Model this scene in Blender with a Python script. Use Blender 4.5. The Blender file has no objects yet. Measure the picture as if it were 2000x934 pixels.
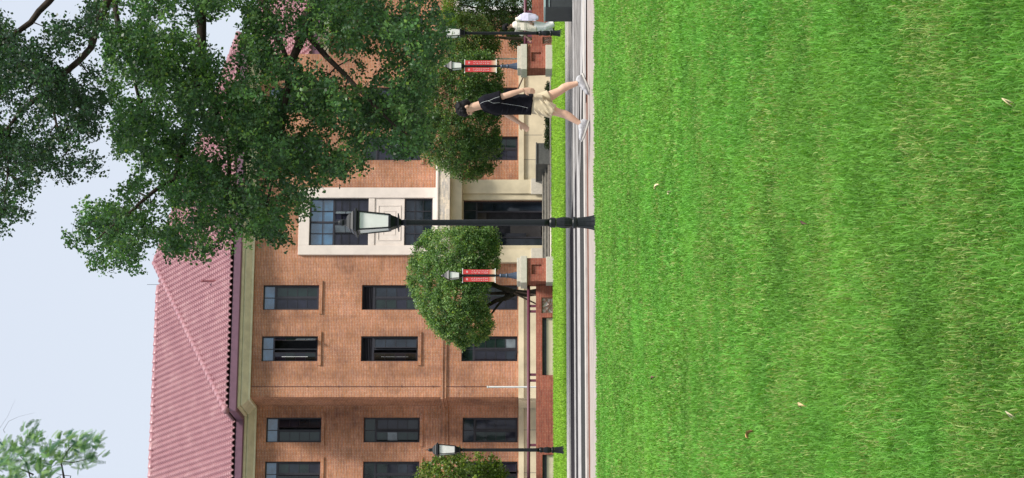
import bpy, bmesh, math, random
import numpy as np
from mathutils import Vector, Matrix, Quaternion

R = math.radians
SC = bpy.context.scene
COL = SC.collection

# ------------------------------------------------------------------ camera
# the photograph was taken with the phone turned on its side: the camera is rolled by 90 degrees
CAMH = 0.82
cam = bpy.data.cameras.new('camera')
cam.sensor_width = 36.0
cam.lens = 75.6
cam.shift_x = -0.016
cam.clip_end = 2000
camo = bpy.data.objects.new('camera', cam)
COL.objects.link(camo)
# camera X axis = world down, camera Y axis = world +X, looks along +Y
m = Matrix(((0, 1, 0, 0), (0, 0, -1, 0), (-1, 0, 0, CAMH), (0, 0, 0, 1)))
camo.matrix_world = m
SC.camera = camo

# ------------------------------------------------------------------ light
SUN_EL, SUN_AZ = 60.0, 128.0     # azimuth measured from +Y (north) clockwise towards +X
w = bpy.data.worlds.new('World')
SC.world = w
w.use_nodes = True
nt = w.node_tree
nt.nodes.clear()
out = nt.nodes.new('ShaderNodeOutputWorld')
bg = nt.nodes.new('ShaderNodeBackground')
sky = nt.nodes.new('ShaderNodeTexSky')
sky.sky_type = 'NISHITA'
sky.sun_disc = False
sky.sun_elevation = R(SUN_EL)
sky.sun_rotation = R(SUN_AZ)
sky.air_density = 1.0
sky.dust_density = 2.0
sky.ozone_density = 2.0
mixn = nt.nodes.new('ShaderNodeMix')
mixn.data_type = 'RGBA'
mixn.inputs[0].default_value = 0.80
mixn.inputs[7].default_value = (7.1, 7.6, 8.5, 1)     # thin high cloud over the clear sky
nt.links.new(sky.outputs[0], mixn.inputs[6])
nt.links.new(mixn.outputs[2], bg.inputs[0])
bg.inputs[1].default_value = 0.094
nt.links.new(bg.outputs[0], out.inputs[0])

sl = bpy.data.lights.new('sun', 'SUN')
sl.energy = 4.2
sl.angle = R(11.0)
sl.color = (1.0, 0.95, 0.86)
so = bpy.data.objects.new('sun', sl)
COL.objects.link(so)
sd = Vector((math.sin(R(SUN_AZ)) * math.cos(R(SUN_EL)), math.cos(R(SUN_AZ)) * math.cos(R(SUN_EL)), math.sin(R(SUN_EL))))
so.rotation_euler = (-sd).to_track_quat('-Z', 'Y').to_euler()
so.location = sd * 60
SC.view_settings.view_transform = 'Standard'
SC.view_settings.look = 'None'
SC.view_settings.exposure = 0.35
SC.view_settings.gamma = 1.0
SC.view_settings.use_curve_mapping = False
SC.cycles.max_bounces = 6
SC.cycles.diffuse_bounces = 3
SC.cycles.transparent_max_bounces = 6

# ------------------------------------------------------------------ helpers
F = 4200.0
TH = R(14.0)
C, S = math.cos(TH), math.sin(TH)


def wp(x, y, Z):
    """a point of the place seen at photo pixel (x, y), at distance Z"""
    return Vector(((467 - y) / F * Z, Z, CAMH + (1032 - x) / F * Z))


def s_at(y, t):
    k = (467 - y) / F
    return (80 * k + t * (C * k + S)) / (C - k * S)


def zb(x, s, t):
    return CAMH + (1032 - x) / F * (80 + s * S + t * C)


def b2w(s, t, z=0.0):
    return Vector((s * C - t * S, 80 + s * S + t * C, z))


def tag(o, label=None, cat=None, group=None, kind=None):
    if label: o['label'] = label
    if cat: o['category'] = cat
    if group: o['group'] = group
    if kind: o['kind'] = kind
    return o


def empty(name, loc=(0, 0, 0), rz=0.0, **k):
    o = bpy.data.objects.new(name, None)
    o.location = loc
    o.rotation_euler = (0, 0, rz)
    o.empty_display_size = 0.2
    COL.objects.link(o)
    return tag(o, **k)


def copy_tree(o, parent=None):
    c = o.copy()
    COL.objects.link(c)
    c.parent = parent
    for ch in list(o.children):
        copy_tree(ch, c)
    return c


def link(name, me, mat, parent=None):
    o = bpy.data.objects.new(name, me)
    COL.objects.link(o)
    if mat is not None:
        for q in (mat if isinstance(mat, (list, tuple)) else [mat]):
            me.materials.append(q)
    if parent is not None:
        o.parent = parent
    return o


class MB:
    def __init__(self):
        self.v = []
        self.f = []
        self.smooth = False

    def box(self, x0, x1, y0, y1, z0, z1):
        n = len(self.v)
        self.v += [(x0, y0, z0), (x1, y0, z0), (x1, y1, z0), (x0, y1, z0), (x0, y0, z1), (x1, y0, z1), (x1, y1, z1), (x0, y1, z1)]
        self.f += [tuple(n + i for i in q) for q in ((3, 2, 1, 0), (4, 5, 6, 7), (0, 1, 5, 4), (1, 2, 6, 5), (2, 3, 7, 6), (3, 0, 4, 7))]
        return self

    def quad(self, *p):
        n = len(self.v)
        self.v += [tuple(q) for q in p]
        self.f.append(tuple(range(n, n + len(p))))
        return self

    def obox(self, c, ax, ay, az):
        """box with centre c and half axes"""
        n = len(self.v)
        c = Vector(c); ax = Vector(ax); ay = Vector(ay); az = Vector(az)
        for dz in (-1, 1):
            for dx, dy in ((-1, -1), (1, -1), (1, 1), (-1, 1)):
                self.v.append(tuple(c + ax * dx + ay * dy + az * dz))
        self.f += [tuple(n + i for i in q) for q in ((3, 2, 1, 0), (4, 5, 6, 7), (0, 1, 5, 4), (1, 2, 6, 5), (2, 3, 7, 6), (3, 0, 4, 7))]
        return self

    def rings(self, rings, cap=True, closed=True):
        n = len(self.v)
        k = len(rings[0])
        for r in rings:
            self.v += [tuple(p) for p in r]
        for i in range(len(rings) - 1):
            for j in range(k if closed else k - 1):
                j2 = (j + 1) % k
                self.f.append((n + i * k + j, n + i * k + j2, n + (i + 1) * k + j2, n + (i + 1) * k + j))
        if cap:
            self.f.append(tuple(n + j for j in range(k - 1, -1, -1)))
            self.f.append(tuple(n + (len(rings) - 1) * k + j for j in range(k)))
        return self

    def lathe(self, prof, seg=20, c=(0, 0, 0), flute=0.0, nfl=8, flz=None, rot=0.0):
        rr = []
        for r, z in prof:
            ring = []
            for j in range(seg):
                a = 2 * math.pi * j / seg + rot
                q = r
                if flute and (flz is None or flz[0] <= z <= flz[1]):
                    q = r * (1 - flute * (0.5 - 0.5 * math.cos(nfl * a)))
                ring.append((c[0] + q * math.cos(a), c[1] + q * math.sin(a), c[2] + z))
            rr.append(ring)
        return self.rings(rr)

    def tube(self, pts, rad, seg=8, cap=True, flat=1.0):
        pts = [Vector(p) for p in pts]
        if not isinstance(rad, (list, tuple)):
            rad = [rad] * len(pts)
        rr = []
        up = None
        for i, p in enumerate(pts):
            d = (pts[min(i + 1, len(pts) - 1)] - pts[max(i - 1, 0)])
            if d.length < 1e-9: d = Vector((0, 0, 1))
            d.normalize()
            if up is None:
                a = Vector((0, 1, 0)) if abs(d.y) < 0.9 else Vector((1, 0, 0))
                up = (a - d * a.dot(d)).normalized()
            else:
                up = (up - d * up.dot(d)).normalized()
            sd_ = d.cross(up)
            r = rad[i]
            ra, rb = r if isinstance(r, (tuple, list)) else (r, r * flat)
            rr.append([p + up * (math.cos(2 * math.pi * j / seg) * ra) + sd_ * (math.sin(2 * math.pi * j / seg) * rb) for j in range(seg)])
        return self.rings(rr, cap)

    def ball(self, c, r, seg=12, rg=8):
        c = Vector(c)
        if not isinstance(r, (tuple, list)): r = (r, r, r)
        rr = []
        for i in range(rg + 1):
            a = math.pi * (i + 0.02) / (rg + 0.04) - math.pi / 2
            rr.append([(c.x + r[0] * math.cos(a) * math.cos(2 * math.pi * j / seg), c.y + r[1] * math.cos(a) * math.sin(2 * math.pi * j / seg), c.z + r[2] * math.sin(a)) for j in range(seg)])
        return self.rings(rr)

    def mesh(self, name):
        me = bpy.data.meshes.new(name)
        me.from_pydata([tuple(p) for p in self.v], [], self.f)
        me.update()
        return me

    def build(self, name, mat, parent=None, smooth=False, bevel=0.0):
        me = self.mesh(name)
        if smooth:
            me.polygons.foreach_set('use_smooth', [True] * len(me.polygons))
        o = link(name, me, mat, parent)
        if bevel:
            b = o.modifiers.new('bevel', 'BEVEL')
            b.width = bevel
            b.segments = 2
            b.limit_method = 'ANGLE'
        if smooth == 'auto':
            pass
        return o


def fast_mesh(name, co, faces, col=None):
    """co (N,3) float array, faces (M,k) int array, col (N,3)"""
    me = bpy.data.meshes.new(name)
    k = faces.shape[1]
    me.vertices.add(len(co))
    me.vertices.foreach_set('co', np.ascontiguousarray(co, dtype=np.float32).ravel())
    me.loops.add(faces.size)
    me.loops.foreach_set('vertex_index', np.ascontiguousarray(faces, dtype=np.int32).ravel())
    me.polygons.add(len(faces))
    me.polygons.foreach_set('loop_start', np.arange(0, faces.size, k, dtype=np.int32))
    me.update(calc_edges=True)
    if col is not None:
        at = me.color_attributes.new('tint', 'FLOAT_COLOR', 'POINT')
        c4 = np.ones((len(co), 4), dtype=np.float32)
        c4[:, :3] = col
        at.data.foreach_set('color', c4.ravel())
    return me


# ------------------------------------------------------------------ materials
MATS = {}


class NT:
    def __init__(self, name):
        self.m = bpy.data.materials.new(name)
        self.m.use_nodes = True
        self.t = self.m.node_tree
        self.b = self.t.nodes['Principled BSDF']
        self.o = self.t.nodes['Material Output']

    def n(self, typ, **kw):
        nd = self.t.nodes.new('ShaderNode' + typ)
        for k, v in kw.items():
            setattr(nd, k, v)
        return nd

    def l(self, a, b):
        self.t.links.new(a, b)

    def coord(self, scale=(1, 1, 1), space='Object'):
        tc = self.n('TexCoord')
        mp = self.n('Mapping')
        mp.inputs['Scale'].default_value = scale
        self.l(tc.outputs[space], mp.inputs[0])
        return mp.outputs[0]

    def noise(self, vec, scale, detail=4, rough=0.6):
        n = self.n('TexNoise')
        n.inputs['Scale'].default_value = scale
        n.inputs['Detail'].default_value = detail
        n.inputs['Roughness'].default_value = rough
        if vec is not None: self.l(vec, n.inputs['Vector'])
        return n.outputs['Fac']

    def ramp(self, fac, stops):
        r = self.n('ValToRGB')
        e = r.color_ramp.elements
        while len(e) < len(stops): e.new(0.5)
        for i, (p, c) in enumerate(stops):
            e[i].position = p
            e[i].color = (*c, 1) if len(c) == 3 else c
        self.l(fac, r.inputs[0])
        return r.outputs[0]

    def mix(self, a, b, fac, mode='MIX'):
        x = self.n('Mix', data_type='RGBA', blend_type=mode)
        for v, i in ((a, 6), (b, 7), (fac, 0)):
            if hasattr(v, 'links') or hasattr(v, 'is_linked'):
                self.l(v, x.inputs[i])
            elif i == 0:
                x.inputs[0].default_value = v
            else:
                x.inputs[i].default_value = (*v, 1)
        return x.outputs[2]

    def bump(self, h, strength=0.3, dist=0.01):
        b = self.n('Bump')
        b.inputs['Strength'].default_value = strength
        b.inputs['Distance'].default_value = dist
        self.l(h, b.inputs['Height'])
        self.l(b.outputs[0], self.b.inputs['Normal'])


def mat(name, col, rough=0.7, metal=0.0, var=0.15, scale=6.0, bump=0.0, spec=0.5, coat=0.0):
    k = NT(name)
    v = k.coord()
    nz = k.noise(v, scale, 5)
    lo = tuple(c * (1 - var) for c in col)
    hi = tuple(min(1, c * (1 + var)) for c in col)
    c = k.ramp(nz, [(0.3, lo), (0.7, hi)])
    k.l(c, k.b.inputs['Base Color'])
    k.b.inputs['Roughness'].default_value = rough
    k.b.inputs['Metallic'].default_value = metal
    k.b.inputs['Specular IOR Level'].default_value = spec
    k.b.inputs['Coat Weight'].default_value = coat
    if bump:
        k.bump(k.noise(v, scale * 8, 4), bump, 0.005)
    return k.m


def brick_mat(name, c1, c2, mortar, sc=1.0, stain=0.45):
    k = NT(name)
    tc = k.n('TexCoord')
    sp = k.n('SeparateXYZ')
    k.l(tc.outputs['Object'], sp.inputs[0])
    ad = k.n('Math', operation='ADD')
    k.l(sp.outputs[0], ad.inputs[0]); k.l(sp.outputs[1], ad.inputs[1])
    cb = k.n('CombineXYZ')
    k.l(ad.outputs[0], cb.inputs[0]); k.l(sp.outputs[2], cb.inputs[1])
    br = k.n('TexBrick')
    k.l(cb.outputs[0], br.inputs['Vector'])
    br.inputs['Color1'].default_value = (*c1, 1)
    br.inputs['Color2'].default_value = (*c2, 1)
    br.inputs['Mortar'].default_value = (*mortar, 1)
    br.inputs['Scale'].default_value = 1.0
    br.inputs['Brick Width'].default_value = 0.23 * sc
    br.inputs['Row Height'].default_value = 0.060 * sc
    br.inputs['Mortar Size'].default_value = 0.009 * sc
    br.inputs['Mortar Smooth'].default_value = 0.3
    br.inputs['Bias'].default_value = -0.1
    # a second colour change per brick
    wn = k.n('TexBrick')
    k.l(cb.outputs[0], wn.inputs['Vector'])
    wn.inputs['Color1'].default_value = (0.62, 0.62, 0.7, 1)
    wn.inputs['Color2'].default_value = (1.32, 1.2, 1.1, 1)
    wn.inputs['Mortar'].default_value = (1, 1, 1, 1)
    wn.inputs['Scale'].default_value = 1.0
    wn.inputs['Brick Width'].default_value = 0.23 * sc
    wn.inputs['Row Height'].default_value = 0.060 * sc
    wn.inputs['Mortar Size'].default_value = 0.0
    wn.offset_frequency = 2
    wn.squash = 1.0
    mp = k.n('Mapping')
    c = k.mix(br.outputs[0], wn.outputs[0], 0.6, 'MULTIPLY')
    st = k.noise(tc.outputs['Object'], 0.55, 7, 0.65)
    stc = k.ramp(st, [(0.32, (1 - stain, 1 - stain, 1 - stain * 0.85)), (0.5, (1, 1, 1)), (0.68, (1 + stain * 0.55, 1 + stain * 0.55, 1 + stain * 0.7))])
    c = k.mix(c, stc, 1.0, 'MULTIPLY')
    mz = k.n('Mapping'); mz.inputs['Scale'].default_value = (1.3, 1.3, 0.16)
    k.l(tc.outputs['Object'], mz.inputs[0])
    c = k.mix(c, k.ramp(k.noise(mz.outputs[0], 1.0, 6, 0.7), [(0.34, (0.80, 0.80, 0.84)), (0.52, (1, 1, 1)), (0.7, (1.14, 1.15, 1.2))]), 1.0, 'MULTIPLY')
    fn = k.noise(tc.outputs['Object'], 9.0, 4, 0.7)
    fc = k.ramp(fn, [(0.3, (0.82, 0.82, 0.82)), (0.7, (1.18, 1.16, 1.14))])
    c = k.mix(c, fc, 1.0, 'MULTIPLY')
    mq = k.n('Mapping'); mq.inputs['Scale'].default_value = (1.6, 1.6, 17.0)
    k.l(tc.outputs['Object'], mq.inputs[0])
    rn = k.noise(mq.outputs[0], 1.0, 5, 0.75)
    c = k.mix(c, k.ramp(rn, [(0.3, (0.74, 0.78, 0.86)), (0.5, (1, 1, 1)), (0.7, (1.25, 1.22, 1.16))]), 1.0, 'MULTIPLY')
    k.l(c, k.b.inputs['Base Color'])
    k.b.inputs['Roughness'].default_value = 0.9
    k.b.inputs['Specular IOR Level'].default_value = 0.1
    k.bump(br.outputs['Fac'], -0.5, 0.006)
    return k.m


def leaf_mat(name, trans=0.3, rough=0.5, spec=0.3):
    k = NT(name)
    a = k.n('Attribute', attribute_name='tint')
    k.l(a.outputs['Color'], k.b.inputs['Base Color'])
    k.b.inputs['Roughness'].default_value = rough
    k.b.inputs['Specular IOR Level'].default_value = spec
    tr = k.n('BsdfTranslucent')
    tcx = k.mix(a.outputs['Color'], (1.25, 1.3, 0.55), 1.0, 'MULTIPLY')
    k.l(tcx, tr.inputs[0])
    ms = k.n('MixShader')
    ms.inputs[0].default_value = trans
    k.l(k.b.outputs[0], ms.inputs[1]); k.l(tr.outputs[0], ms.inputs[2])
    k.l(ms.outputs[0], k.o.inputs[0])
    return k.m


M = {}
M['brick'] = brick_mat('facade brick', (0.50, 0.215, 0.10), (0.29, 0.145, 0.105), (0.44, 0.31, 0.22), 1.0)
M['brick_red'] = brick_mat('red garden brick', (0.36, 0.105, 0.07), (0.27, 0.09, 0.065), (0.36, 0.18, 0.13), 0.9, 0.25)
M['brick_white'] = brick_mat('cream brick', (0.66, 0.60, 0.50), (0.60, 0.545, 0.455), (0.56, 0.51, 0.42), 1.0, 0.08)
M['stone'] = mat('white stone', (0.69, 0.61, 0.55), 0.8, var=0.10, scale=2.0, bump=0.1)
M['cream'] = mat('cream render', (0.62, 0.54, 0.38), 0.85, var=0.16, scale=1.4, bump=0.15)
M['cornice'] = mat('ochre cornice paint', (0.66, 0.63, 0.45), 0.8, var=0.12, scale=3.0)
M['pierstone'] = mat('grey pillar stone', (0.56, 0.515, 0.435), 0.85, var=0.10, scale=12.0, bump=0.2)
M['fascia'] = mat('maroon gutter paint', (0.17, 0.085, 0.125), 0.5, var=0.12, scale=5.0)
M['rail'] = mat('maroon rail paint', (0.13, 0.035, 0.06), 0.45, var=0.1)
M['dark'] = mat('dark shade colour', (0.07, 0.07, 0.085), 0.8, var=0.3)  # dark colour standing in for shade in rooms, niches and the eave gap
M['frame'] = mat('charcoal window metal', (0.022, 0.021, 0.030), 0.5, var=0.15)
M['louver'] = mat('dark louvre metal', (0.03, 0.03, 0.04), 0.45, metal=0.3)
M['black'] = mat('black cast iron paint', (0.008, 0.010, 0.013), 0.42, var=0.3, scale=20, bump=0.1, spec=0.35)
M['bluegrey'] = mat('blue grey cast iron paint', (0.05, 0.07, 0.11), 0.45, metal=0.2, var=0.25, scale=20)
M['lampglass'] = mat('frosted lamp pane', (0.80, 0.80, 0.78), 0.35, var=0.05, scale=9, spec=0.5)
M['white'] = mat('white paint', (0.8, 0.8, 0.8), 0.5, var=0.05)
M['concrete'] = mat('pale concrete', (0.34, 0.30, 0.275), 0.9, var=0.14, scale=3.0, bump=0.25, spec=0.0)
M['kerb'] = mat('kerb stone', (0.46, 0.43, 0.40), 0.85, var=0.16, scale=5.0, bump=0.2, spec=0.0)
M['asphalt'] = mat('asphalt', (0.055, 0.055, 0.055), 0.9, var=0.5, scale=26.0, bump=0.3, spec=0.0)
M['darkstrip'] = mat('dark paving', (0.035, 0.032, 0.036), 0.8, var=0.4, scale=14.0, bump=0.3, spec=0.0)
M['paving'] = mat('grey granite paving', (0.20, 0.19, 0.185), 0.8, var=0.5, scale=2.6, bump=0.2, spec=0.0)
M['brownstrip'] = mat('reddish brown gutter tiles', (0.17, 0.085, 0.065), 0.85, var=0.35, scale=7.0, bump=0.2, spec=0.0)
M['lightstrip'] = mat('light granite strip', (0.37, 0.355, 0.35), 0.8, var=0.3, scale=4.0, bump=0.2, spec=0.0)
M['soil'] = mat('soil under the turf', (0.045, 0.085, 0.02), 1.0, var=0.4, scale=5.0, spec=0.0)
M['ground'] = mat('ground', (0.16, 0.15, 0.12), 1.0, var=0.2, scale=0.6, spec=0.1)
M['stepstone'] = mat('weathered step stone', (0.17, 0.16, 0.14), 0.9, var=0.35, scale=6.0, bump=0.2)
M['greystone'] = mat('dark granite block', (0.085, 0.09, 0.085), 0.7, var=0.25, scale=10.0, bump=0.1)
M['planter'] = mat('dark planter board', (0.035, 0.042, 0.042), 0.6, var=0.2, scale=9.0)
M['planterrim'] = mat('pale green rim', (0.35, 0.48, 0.45), 0.5, var=0.1)
M['bark'] = mat('bark', (0.045, 0.035, 0.028), 0.95, var=0.4, scale=8.0, bump=0.5, spec=0.1)
M['barkpale'] = mat('grey bark', (0.11, 0.085, 0.06), 0.95, var=0.35, scale=8.0, bump=0.5, spec=0.1)
M['wood'] = mat('brown timber', (0.12, 0.075, 0.05), 0.8, var=0.3, scale=8.0)
M['panel'] = mat('pale green glazed wall', (0.42, 0.52, 0.50), 0.4, var=0.25, scale=0.8)
M['leaf'] = leaf_mat('leaf', 0.42, 0.42, 0.4)
M['grass'] = leaf_mat('grass blade', 0.35, 0.6, 0.2)
M['frond'] = leaf_mat('feathery frond', 0.3, 0.5, 0.3)


def tile_mat():
    k = NT('pink glazed roof tile')
    v = k.coord()
    n1 = k.noise(v, 1.2, 6, 0.7)
    n2 = k.noise(v, 14.0, 3, 0.6)
    c = k.ramp(n1, [(0.3, (0.31, 0.145, 0.17)), (0.55, (0.37, 0.19, 0.21)), (0.75, (0.47, 0.29, 0.295))])
    c2 = k.ramp(n2, [(0.3, (0.85, 0.85, 0.85)), (0.7, (1.12, 1.12, 1.12))])
    k.l(k.mix(c, c2, 1.0, 'MULTIPLY'), k.b.inputs['Base Color'])
    k.b.inputs['Roughness'].default_value = 0.36
    return k.m


M['tile'] = tile_mat()


def glass_mat(name, col, ior=1.5, rough=0.04):
    k = NT(name)
    v = k.coord()
    n = k.noise(v, 1.6, 4)
    k.l(k.ramp(n, [(0.35, tuple(c * 0.55 for c in col)), (0.7, tuple(c * 1.5 for c in col))]), k.b.inputs['Base Color'])
    k.b.inputs['Roughness'].default_value = rough
    k.b.inputs['IOR'].default_value = ior
    k.bump(k.noise(v, 0.9, 2), 0.15, 0.02)
    return k.m


M['glass'] = glass_mat('dark window glass', (0.016, 0.023, 0.034))
M['glassgreen'] = glass_mat('green tinted window glass', (0.012, 0.024, 0.022), 1.5)
M['glasspurple'] = glass_mat('dim window glass', (0.018, 0.019, 0.032), 1.45)
M['glassblue'] = glass_mat('window glass with painted sky reflection', (0.035, 0.11, 0.20), 2.0)  # blue base colour paints in the reflected sky
M['glasspale'] = glass_mat('window glass with a pale blind behind', (0.14, 0.17, 0.19), 1.6)

rng = np.random.default_rng(7)
random.seed(7)

# ================================================================== ground and road
def band(name, t0, t1, z, m, s0=-60, s1=60, thick=None, kind='structure', u0=None):
    """strip of ground parallel to the building; t = distance behind the facade line"""
    mb = MB()
    p = [b2w(s0, t0), b2w(s1, t0), b2w(s1, t1), b2w(s0, t1)]
    if thick is None:
        mb.quad(*[(q.x, q.y, z) for q in p])
    else:
        mb.rings([[(q.x, q.y, z - thick) for q in p], [(q.x, q.y, z) for q in p]])
    o = mb.build(name, m)
    tag(o, kind=kind)
    return o


def t_of(D):   # strip that crosses the view axis at distance D
    return (D - 80) * C


g = MB().quad((-900, -300, -0.012), (900, -300, -0.012), (900, 900, -0.012), (-900, 900, -0.012)).build('ground', M['ground'])
tag(g, kind='structure')
band('lawn_soil', t_of(-14), t_of(25.35), 0.0, M['soil'])
band('pavement', t_of(25.35), t_of(29.1), 0.004, M['concrete'])
band('gutter', t_of(29.1), t_of(29.9), 0.002, M['brownstrip'])
band('kerb_line', t_of(29.9), t_of(30.55), 0.03, M['kerb'], thick=0.04)
band('road', t_of(30.55), t_of(34.0), 0.0, M['asphalt'])
band('paving_strip', t_of(34.0), t_of(36.1), 0.004, M['lightstrip'])
band('road_strip', t_of(36.1), t_of(37.7), 0.0, M['darkstrip'], s1=s_at(330, t_of(37)))  # darker flat band of the road surface
band('paved_road', t_of(36.1), t_of(37.7), 0.0, M['paving'], s0=s_at(330, t_of(37)))
band('kerb_line', t_of(37.7), t_of(38.5), 0.01, M['lightstrip'], thick=0.02)
band('road_strip', t_of(38.5), t_of(42.4), 0.0, M['darkstrip'], s1=s_at(400, t_of(40)))
band('paved_road', t_of(38.5), t_of(42.4), 0.0, M['paving'], s0=s_at(400, t_of(40)))
band('kerb', t_of(42.4), t_of(45.2), 0.03, M['kerb'], thick=0.05)
band('verge_soil', t_of(45.2), t_of(73.5), 0.0, M['soil'])
band('kerb', t_of(73.5), t_of(76.0), 0.05, M['stone'], thick=0.06, s0=-14, s1=30)
band('forecourt', t_of(76.0), t_of(81.5), 0.0, M['concrete'])

# paved part of the road that swings in from the right, and its pale edge line
mb = MB()
pts = [wp(1143, -60, 0), ]
def gp(x, y):
    Z = CAMH * F / (x - 1032)
    return ((467 - y) / F * Z, Z)
def gpoly(name, pix, z, m):
    mb = MB()
    mb.quad(*[(*gp(*p), z) for p in pix])
    return tag(mb.build(name, m), kind='structure')
gpoly('paved_road', [(1142.5, -80), (1133.5, -80), (1134.2, 200), (1135, 340), (1137, 200), (1140, 90)], 0.010, M['lightstrip'])
gpoly('paved_road', [(1137.0, -80), (1126.0, -80), (1127.0, 150), (1130.5, 330), (1133.5, 170)], 0.014, M['paving'])
gpoly('road_strip', [(1147.2, -80), (1143.6, -80), (1142.5, 40), (1141.8, 200), (1146.0, 200), (1146.8, 40)], 0.018, M['lightstrip'])

# ---- grass
def patch(x, y):
    v = (np.sin(1.7 * x + 0.9 * y + 1.3) + np.sin(-0.8 * x + 2.3 * y + 4.1) + np.sin(3.9 * x - 1.1 * y + 0.5) * 0.7
         + np.sin(5.3 * x + 4.7 * y + 2.0) * 0.6 + np.sin(9.1 * x - 7.3 * y) * 0.5 + np.sin(0.5 * x + 6.1 * y) * 0.6 + np.sin(13 * x + 11 * y + 2) * 0.4)
    return v / 4.8


_vg = np.random.default_rng(99).random((8, 64, 64))


def vnoise(x, y, sc, k=0):
    u, v = np.asarray(x) / sc + 17.3 * k, np.asarray(y) / sc + 9.1 * k
    i, j = np.floor(u).astype(int), np.floor(v).astype(int)
    fu, fv = u - i, v - j
    fu = fu * fu * (3 - 2 * fu); fv = fv * fv * (3 - 2 * fv)
    g = _vg[k % 8]
    a, b = g[i % 64, j % 64], g[(i + 1) % 64, j % 64]
    c, d = g[i % 64, (j + 1) % 64], g[(i + 1) % 64, (j + 1) % 64]
    return ((a * (1 - fu) + b * fu) * (1 - fv) + (c * (1 - fu) + d * fu) * fv) * 2 - 1


def grass(name, px, py, h, wd, base, straw=0.04, tone=1.0, lean=0.6, seg=2):
    n = len(px)
    ang = rng.uniform(0, 2 * np.pi, n)
    ln = np.abs(rng.normal(0, lean, n)) + 0.1
    la = rng.uniform(0, 2 * np.pi, n)
    dx, dy = np.cos(la) * np.sin(ln), np.sin(la) * np.sin(ln)
    dz = np.cos(ln).clip(0.12, 1)
    hh = h * rng.uniform(0.55, 1.25, n)
    wx, wy = np.cos(ang) * wd / 2, np.sin(ang) * wd / 2
    pt = 0.40 * vnoise(px, py * 0.4, 0.42, 0) + 0.50 * vnoise(px, py * 0.4, 0.15, 1) + 0.45 * vnoise(px, py * 0.45, 0.055, 2)
    pt = pt + 0.45 * vnoise(px * 0.45, py * 0.5, 0.30, 7) - 0.35 * (vnoise(px, py * 0.35, 0.24, 5) > 0.55)
    hu = 0.6 * vnoise(px, py * 0.5, 0.8, 3) + 0.5 * vnoise(px, py * 0.4, 0.10, 4)
    hh *= (1 + 0.32 * pt).clip(0.35, 1.7)
    z0 = np.zeros(n) - 0.002
    mid = 0.5
    b0 = np.stack([px - wx, py - wy, z0], 1)
    b1 = np.stack([px + wx, py + wy, z0], 1)
    mx, my, mz = px + dx * hh * 0.4, py + dy * hh * 0.4, dz * hh * 0.62 + 0.006
    m0 = np.stack([mx - wx * 0.8, my - wy * 0.8, mz], 1)
    m1 = np.stack([mx + wx * 0.8, my + wy * 0.8, mz], 1)
    tp = np.stack([px + dx * hh * 1.15, py + dy * hh * 1.15, dz * hh * (0.95 - 0.25 * ln.clip(0, 1)) + 0.006], 1)
    co = np.stack([b0, b1, m1, m0, tp], 1).reshape(-1, 3)
    i = np.arange(n) * 5
    f = np.stack([i, i + 1, i + 2, i, i + 2, i + 3, i + 3, i + 2, i + 4], 1).reshape(-1, 3)
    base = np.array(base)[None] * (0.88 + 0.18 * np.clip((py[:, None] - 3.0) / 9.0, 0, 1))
    r = rng.random(n)[:, None]
    v = (rng.normal(0, 0.22, n) + pt * 0.27)[:, None]
    c = base * (1 + v).clip(0.25, 2)
    c = c * (1 - r * 0.25) + np.array([0.26, 0.42, 0.07])[None] * (r * 0.25)
    c = c * (1 + hu[:, None] * np.array([[0.18, 0.05, 0.08]]))
    st = rng.random(n) < straw * (0.8 + 2.4 * (vnoise(px, py, 0.30, 5) + 0.6 * vnoise(px, py, 0.09, 6))).clip(0, 4)
    c[st] = np.array([0.36, 0.46, 0.15]) * rng.uniform(0.6, 1.15, (st.sum(), 1))
    c *= tone
    cc = np.repeat(c[:, None, :], 5, 1)
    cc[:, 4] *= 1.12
    me = fast_mesh(name, co, f, cc.reshape(-1, 3))
    o = link(name, me, M['grass'])
    return o


def scatter_lawn():
    P = []
    W = []
    H = []
    for z0, z1, dens, wd, h in ((2.6, 4.6, 34000, 0.0022, 0.027), (4.6, 7.0, 20000, 0.0028, 0.028), (7.0, 11.0, 10500, 0.0042, 0.030), (11.0, 17.0, 4800, 0.0075, 0.032), (17.0, 27.5, 2600, 0.011, 0.034)):
        hw0 = 1.3 + z1 * 0.128
        n = int((z1 - z0) * 2 * hw0 * dens)
        y = rng.uniform(z0, z1, n)
        x = rng.uniform(-hw0, hw0, n)
        lim = 25.75 + x * math.tan(TH) + 0.28 * np.sin(x * 2.9) * np.sin(x * 1.3 + 1) + 0.12 * np.sin(x * 11) + rng.normal(0, 0.05, n)
        keep = (y < lim) & (np.abs(x) < 1.3 + y * 0.128)
        P.append(np.stack([x[keep], y[keep]], 1))
        W.append(np.full(keep.sum(), wd))
        H.append(np.full(keep.sum(), h))
    P = np.concatenate(P); W = np.concatenate(W); H = np.concatenate(H)
    # deeper, darker hollows in the mown turf
    d = patch(P[:, 0] * 2.2 + 3, P[:, 1] * 1.5)
    H = H * (1 + 0.35 * d)
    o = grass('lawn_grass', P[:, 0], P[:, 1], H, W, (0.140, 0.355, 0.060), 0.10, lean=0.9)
    tag(o, 'bright green mown lawn filling the foreground up to the pale concrete path', 'grass', kind='stuff')


scatter_lawn()


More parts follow.
